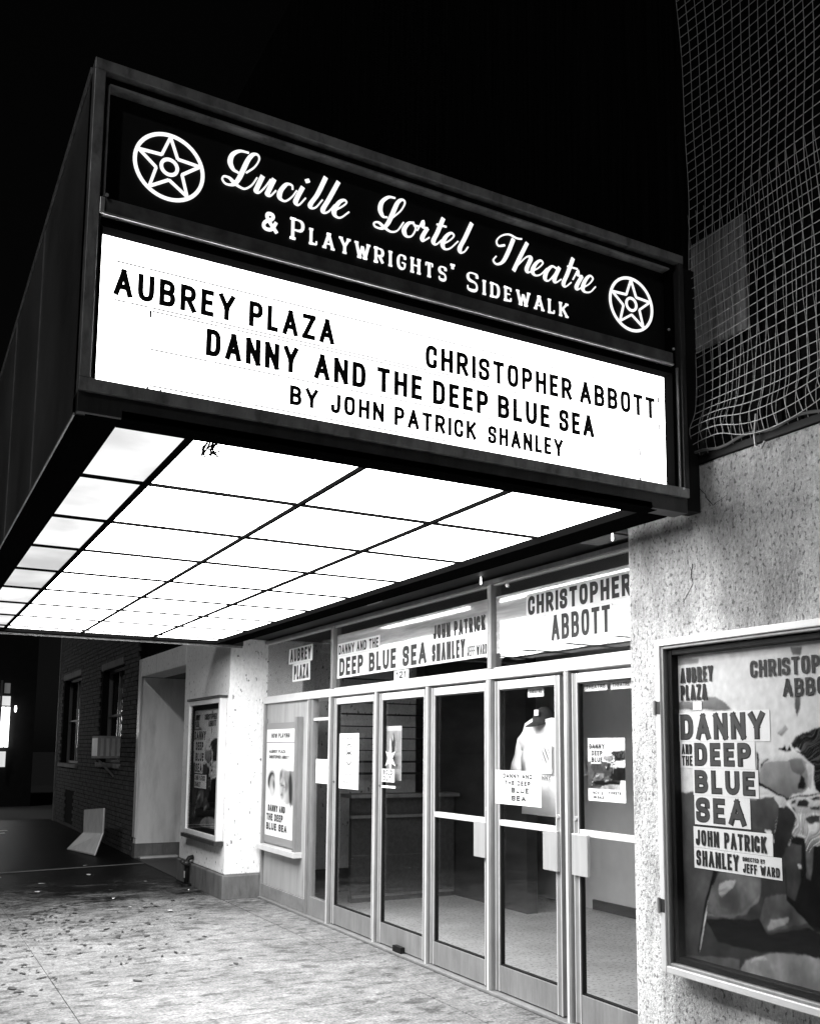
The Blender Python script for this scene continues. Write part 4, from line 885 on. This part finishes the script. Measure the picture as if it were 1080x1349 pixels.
fs = [(2*i, 2*i+1, 2*i+3, 2*i+2) for i in range(12)]; fs += [tuple(k+q_ for q_ in reversed(f_)) for f_ in fs]
mb.add(vs, fs); mb.build('cap_brim', cloth_d, CP, smooth=True)
box('cap_badge', (.492, 1.975, 1.885), (.497, 1.93, 1.925), paper, CP)

# ================================================================== STANDPIPE on the plinth
SPP = empty('standpipe', (-.08, 8.26, 0), 'small black standpipe with twin caps against the far plinth', 'standpipe')
MB().tube([(-.085, 8.26, 0), (-.085, 8.26, .30), (-.06, 8.26, .33), (-.01, 8.26, .34)], .028, 10).build('pipe', black, SPP, smooth=True)
for dy in (-.07, .07): MB().tube([(-.08, 8.26+dy*.2, .25), (-.11, 8.26+dy, .27), (-.13, 8.26+dy*1.3, .30)], [.02, .026, .03], 10).build('outlet_cap', dark, SPP, smooth=True)
box('tag_plate', (-.118, 8.235, .10), (-.114, 8.285, .18), bead, SPP)
MB().tube([(-.085, 8.26, .0), (-.085, 8.26, .03)], .06, 12).build('base_flange', black, SPP)

# ================================================================== BRICK BUILDING beyond
BB = empty('brick_building', (0, 15.5, 0), 'dark brick building with two windows beyond the recess at left', 'building')
Y0, Y1, ZT2 = 11.63, 19.6, 10.0
wins = [(12.85, 14.60, 1.38, 3.02), (16.85, 19.0, 1.30, 3.10)]
lowwin = (17.2, 18.0, .10, .75)
core = MB()
segs = sorted([(a, b, c_, d) for a, b, c_, d in wins])
def wallbox(y0, y1, z0, z1): core.box((.02, y0, z0), (.30, y1, z1))
wallbox(Y0, 12.85, 0, 4); wallbox(12.85, 14.60, 0, 1.38); wallbox(12.85, 14.60, 3.02, 4); wallbox(14.60, 16.85, 0, 4); wallbox(16.85, 19.0, 0, 1.30); wallbox(16.85, 19.0, 3.10, 4); wallbox(19.0, Y1, 0, 4); wallbox(Y0, Y1, 4, ZT2)
core.build('wall_core', mortar, BB)
br = MB(); zc = .01; rr = 0
while zc < 6.5:
    y = Y0 + (.105 if rr % 2 else 0)
    while y < Y1-.02:
        y2 = min(y+.20, Y1); skip = any(y2 > a and y < b and zc+.06 > c_ and zc < d for a, b, c_, d in wins+[lowwin])
        if not skip:
            xx = random.uniform(-.006, .002); br.box((xx, y, zc), (.0195, y2, zc+.062))
        y += .212
    zc += .0745; rr += 1
# end face of the wall
br.build('brick_courses', brick_m, BB, kind='stuff')
for a, b, c_, d in wins:
    wn = empty('window', (.1, (a+b)/2, c_), parent=BB)
    box('sill', (-.05, a-.05, c_-.08), (.12, b+.05, c_-.002), plinth_m, wn, .006)
    box('lintel', (-.009, a-.04, d+.002), (.019, b+.04, d+.12), plinth_m, wn)
    box('pane', (.16, a+.05, c_+.05), (.165, b-.05, d-.05), glass, wn)
    box('blind', (.22, a+.02, c_+.02), (.225, b-.02, d-.02), lobby_dark, wn)
    mb = MB(); mb.box((.13, a, c_), (.19, a+.05, d)); mb.box((.13, b-.05, c_), (.19, b, d)); mb.box((.131, a+.05, c_), (.189, b-.05, c_+.05)); mb.box((.131, a+.05, d-.05), (.189, b-.05, d)); mb.build('window_frame', ink_grey, wn)
    ym = (a+b)/2; box('sash_bar', (.13, ym-.02, c_+.051), (.158, ym+.02, d-.051), ink_grey, wn); box('sash_bar', (.132, a+.051, (c_+d)/2-.02), (.157, b-.051, (c_+d)/2+.02), ink_grey, wn)
    box('curtain_strip', (.196, ym-.25, c_+.06), (.20, ym-.16, d-.06), mat('curtain_grey', .25, .8), wn)
box('corner_board', (-.02, Y1-.06, 0), (.018, Y1+.02, 6), plinth_m, BB)
AC = empty('air_conditioner', (-.2, 12.95, 1.46), 'boxy window air conditioner jutting from the near brick building window', 'air conditioner')
AY0, AY1, AX = 12.45, 13.30, -.33
AY0, AY1 = 12.9, 13.45
box('case', (AX, AY0, 1.46), (.12, AY1, 1.83), mat('ac_grey', .16, .6, var=.2), AC, .01)
g = MB()
for k in range(6): g.box((AX-.012, AY0+.04+k*.078, 1.50), (AX-.001, AY0+.07+k*.078, 1.79))
g.build('grille', alu_lt, AC)
g = MB()
for k in range(4): g.box((AX+.04+k*.09, AY0-.012, 1.50), (AX+.09+k*.09, AY0-.001, 1.79))
g.build('side_louvres', alu, AC)
MB().tube([(AX+.05, AY0+.3, 1.46), (-.0, AY0+.3, 1.16)], .018, 6).build('support_strut', alu, AC)
# folded pale sheet leaning on the wall
FS = empty('folded_board', (-.4, 12.6, 0), 'pale bent sheet standing at the foot of the brick wall', 'board')
a1, b1 = (-.35, 12.05, .70), (-.35, 13.70, .58); a2, b2 = (-.35, 12.06, .33), (-.35, 13.67, .215); a3, b3 = (-.48, 11.93, .02), (-.69, 13.10, .01)
def sheetq(q, name):
    mb = MB(); q = [Vector(p) for p in q]; n_ = (q[1]-q[0]).cross(q[3]-q[0]).normalized()*.012
    mb.add(q+[p-n_ for p in q], [(0, 1, 2, 3), (7, 6, 5, 4), (0, 4, 5, 1), (1, 5, 6, 2), (2, 6, 7, 3), (3, 7, 4, 0)]); mb.build(name, plastic, FS)
sheetq([a1, a2, b2, b1], 'upper_leaf'); sheetq([a2, a3, b3, b2], 'lower_leaf')
for p, q_ in ((a1, a2), (a2, a3), (a3, b3), (b1, b2), (b2, b3), (a1, b1)):
    MB().tube([p, q_], .014, 5).build('edge_trim', alu_lt, FS)
# fire escape high on the far end of the brick building
FE = empty('fire_escape', (-.6, 15, 6), 'iron fire escape high on the brick building, glimpsed left of the marquee', 'fire escape')
for z in (5.6, 8.3, 11.0):
    sl_ = MB()
    for k in range(46): sl_.box((-1.15, 14.5+k*.1, z), (-.02, 14.5+k*.1+.03, z+.03))
    sl_.build('landing_grating', alu_lt, FE, kind='stuff')
    for k in range(24): MB().tube([(-1.15, 14.5+k*.195, z+.04), (-1.15, 14.5+k*.195, z+.9)], .011, 4).build('baluster', alu_lt, FE)
    MB().tube([(-1.15, 14.5, z+.9), (-1.15, 19, z+.9)], .018, 5).build('handrail', alu_lt, FE)
    if z < 10:
        for xx in (-1.0, -.45): MB().tube([(xx, 15.2, z), (xx, 18, z+2.7)], .03, 5).build('stringer', alu_lt, FE)
        for k in range(12): box('stair_tread', (-.99, 15.3+k*.225, z+.15+k*.217), (-.46, 15.42+k*.225, z+.165+k*.217), alu_lt, FE)

# ================================================================== FAR LIT ENTRANCE
LE = empty('lit_entrance', (-1.2, 25, 0), 'distant brightly lit glazed entrance at the far left end of the street', 'entrance')
box('entrance_wall', (-8, 25.3, 0), (.2, 25.6, 9), black, LE)
for i, x in enumerate((-3.4, -2.9, -2.4, -1.9, -1.4, -1.02, -.70)):
    w_ = (.44, .44, .44, .44, .32, .26, .22)[i]
    box('door_frame', (x-.05, 25.0, .9), (x-.004, 25.05, 3.45), plinth_m, LE)
    box('lit_pane', (x, 25.1, 1.62), (x+w_, 25.12, 2.72), lamp_m, LE)
    box('dim_pane', (x, 25.1, 1.08), (x+w_*.8, 25.12, 1.50), lamp_dim, LE)
    box('dim_pane', (x, 25.1, 2.76), (x+w_, 25.12, 3.02), lamp_dim, LE)
    box('dim_pane', (x+.05, 25.1, 3.10), (x+w_*.9, 25.12, 3.38), mat('faint_pane_%d' % i, .3, .5, emit=.03+.02*(i % 3)), LE)
    box('glazing_bar', (x+w_*.45, 25.06, 1.62), (x+w_*.55, 25.095, 2.72), plinth_m, LE)
MB().tube([(-.36, 24.9, 2.58), (-.36, 24.9, 2.68), (-.36, 24.9, 2.76)], [.02, .035, .02], 10).build('wall_lamp', bulb_m, LE)
for i, y in enumerate((16.4, 17.0)):  # white strips added as the streak of light reflected off the ground
    box('reflection_strip', (-4.3, y, .006), (-1.3+.1*i, y+.16, .012), paper, label='white strip standing for light reflected on the far dark pavement, %s of two' % ('nearer' if i == 0 else 'farther'), cat='light streak')
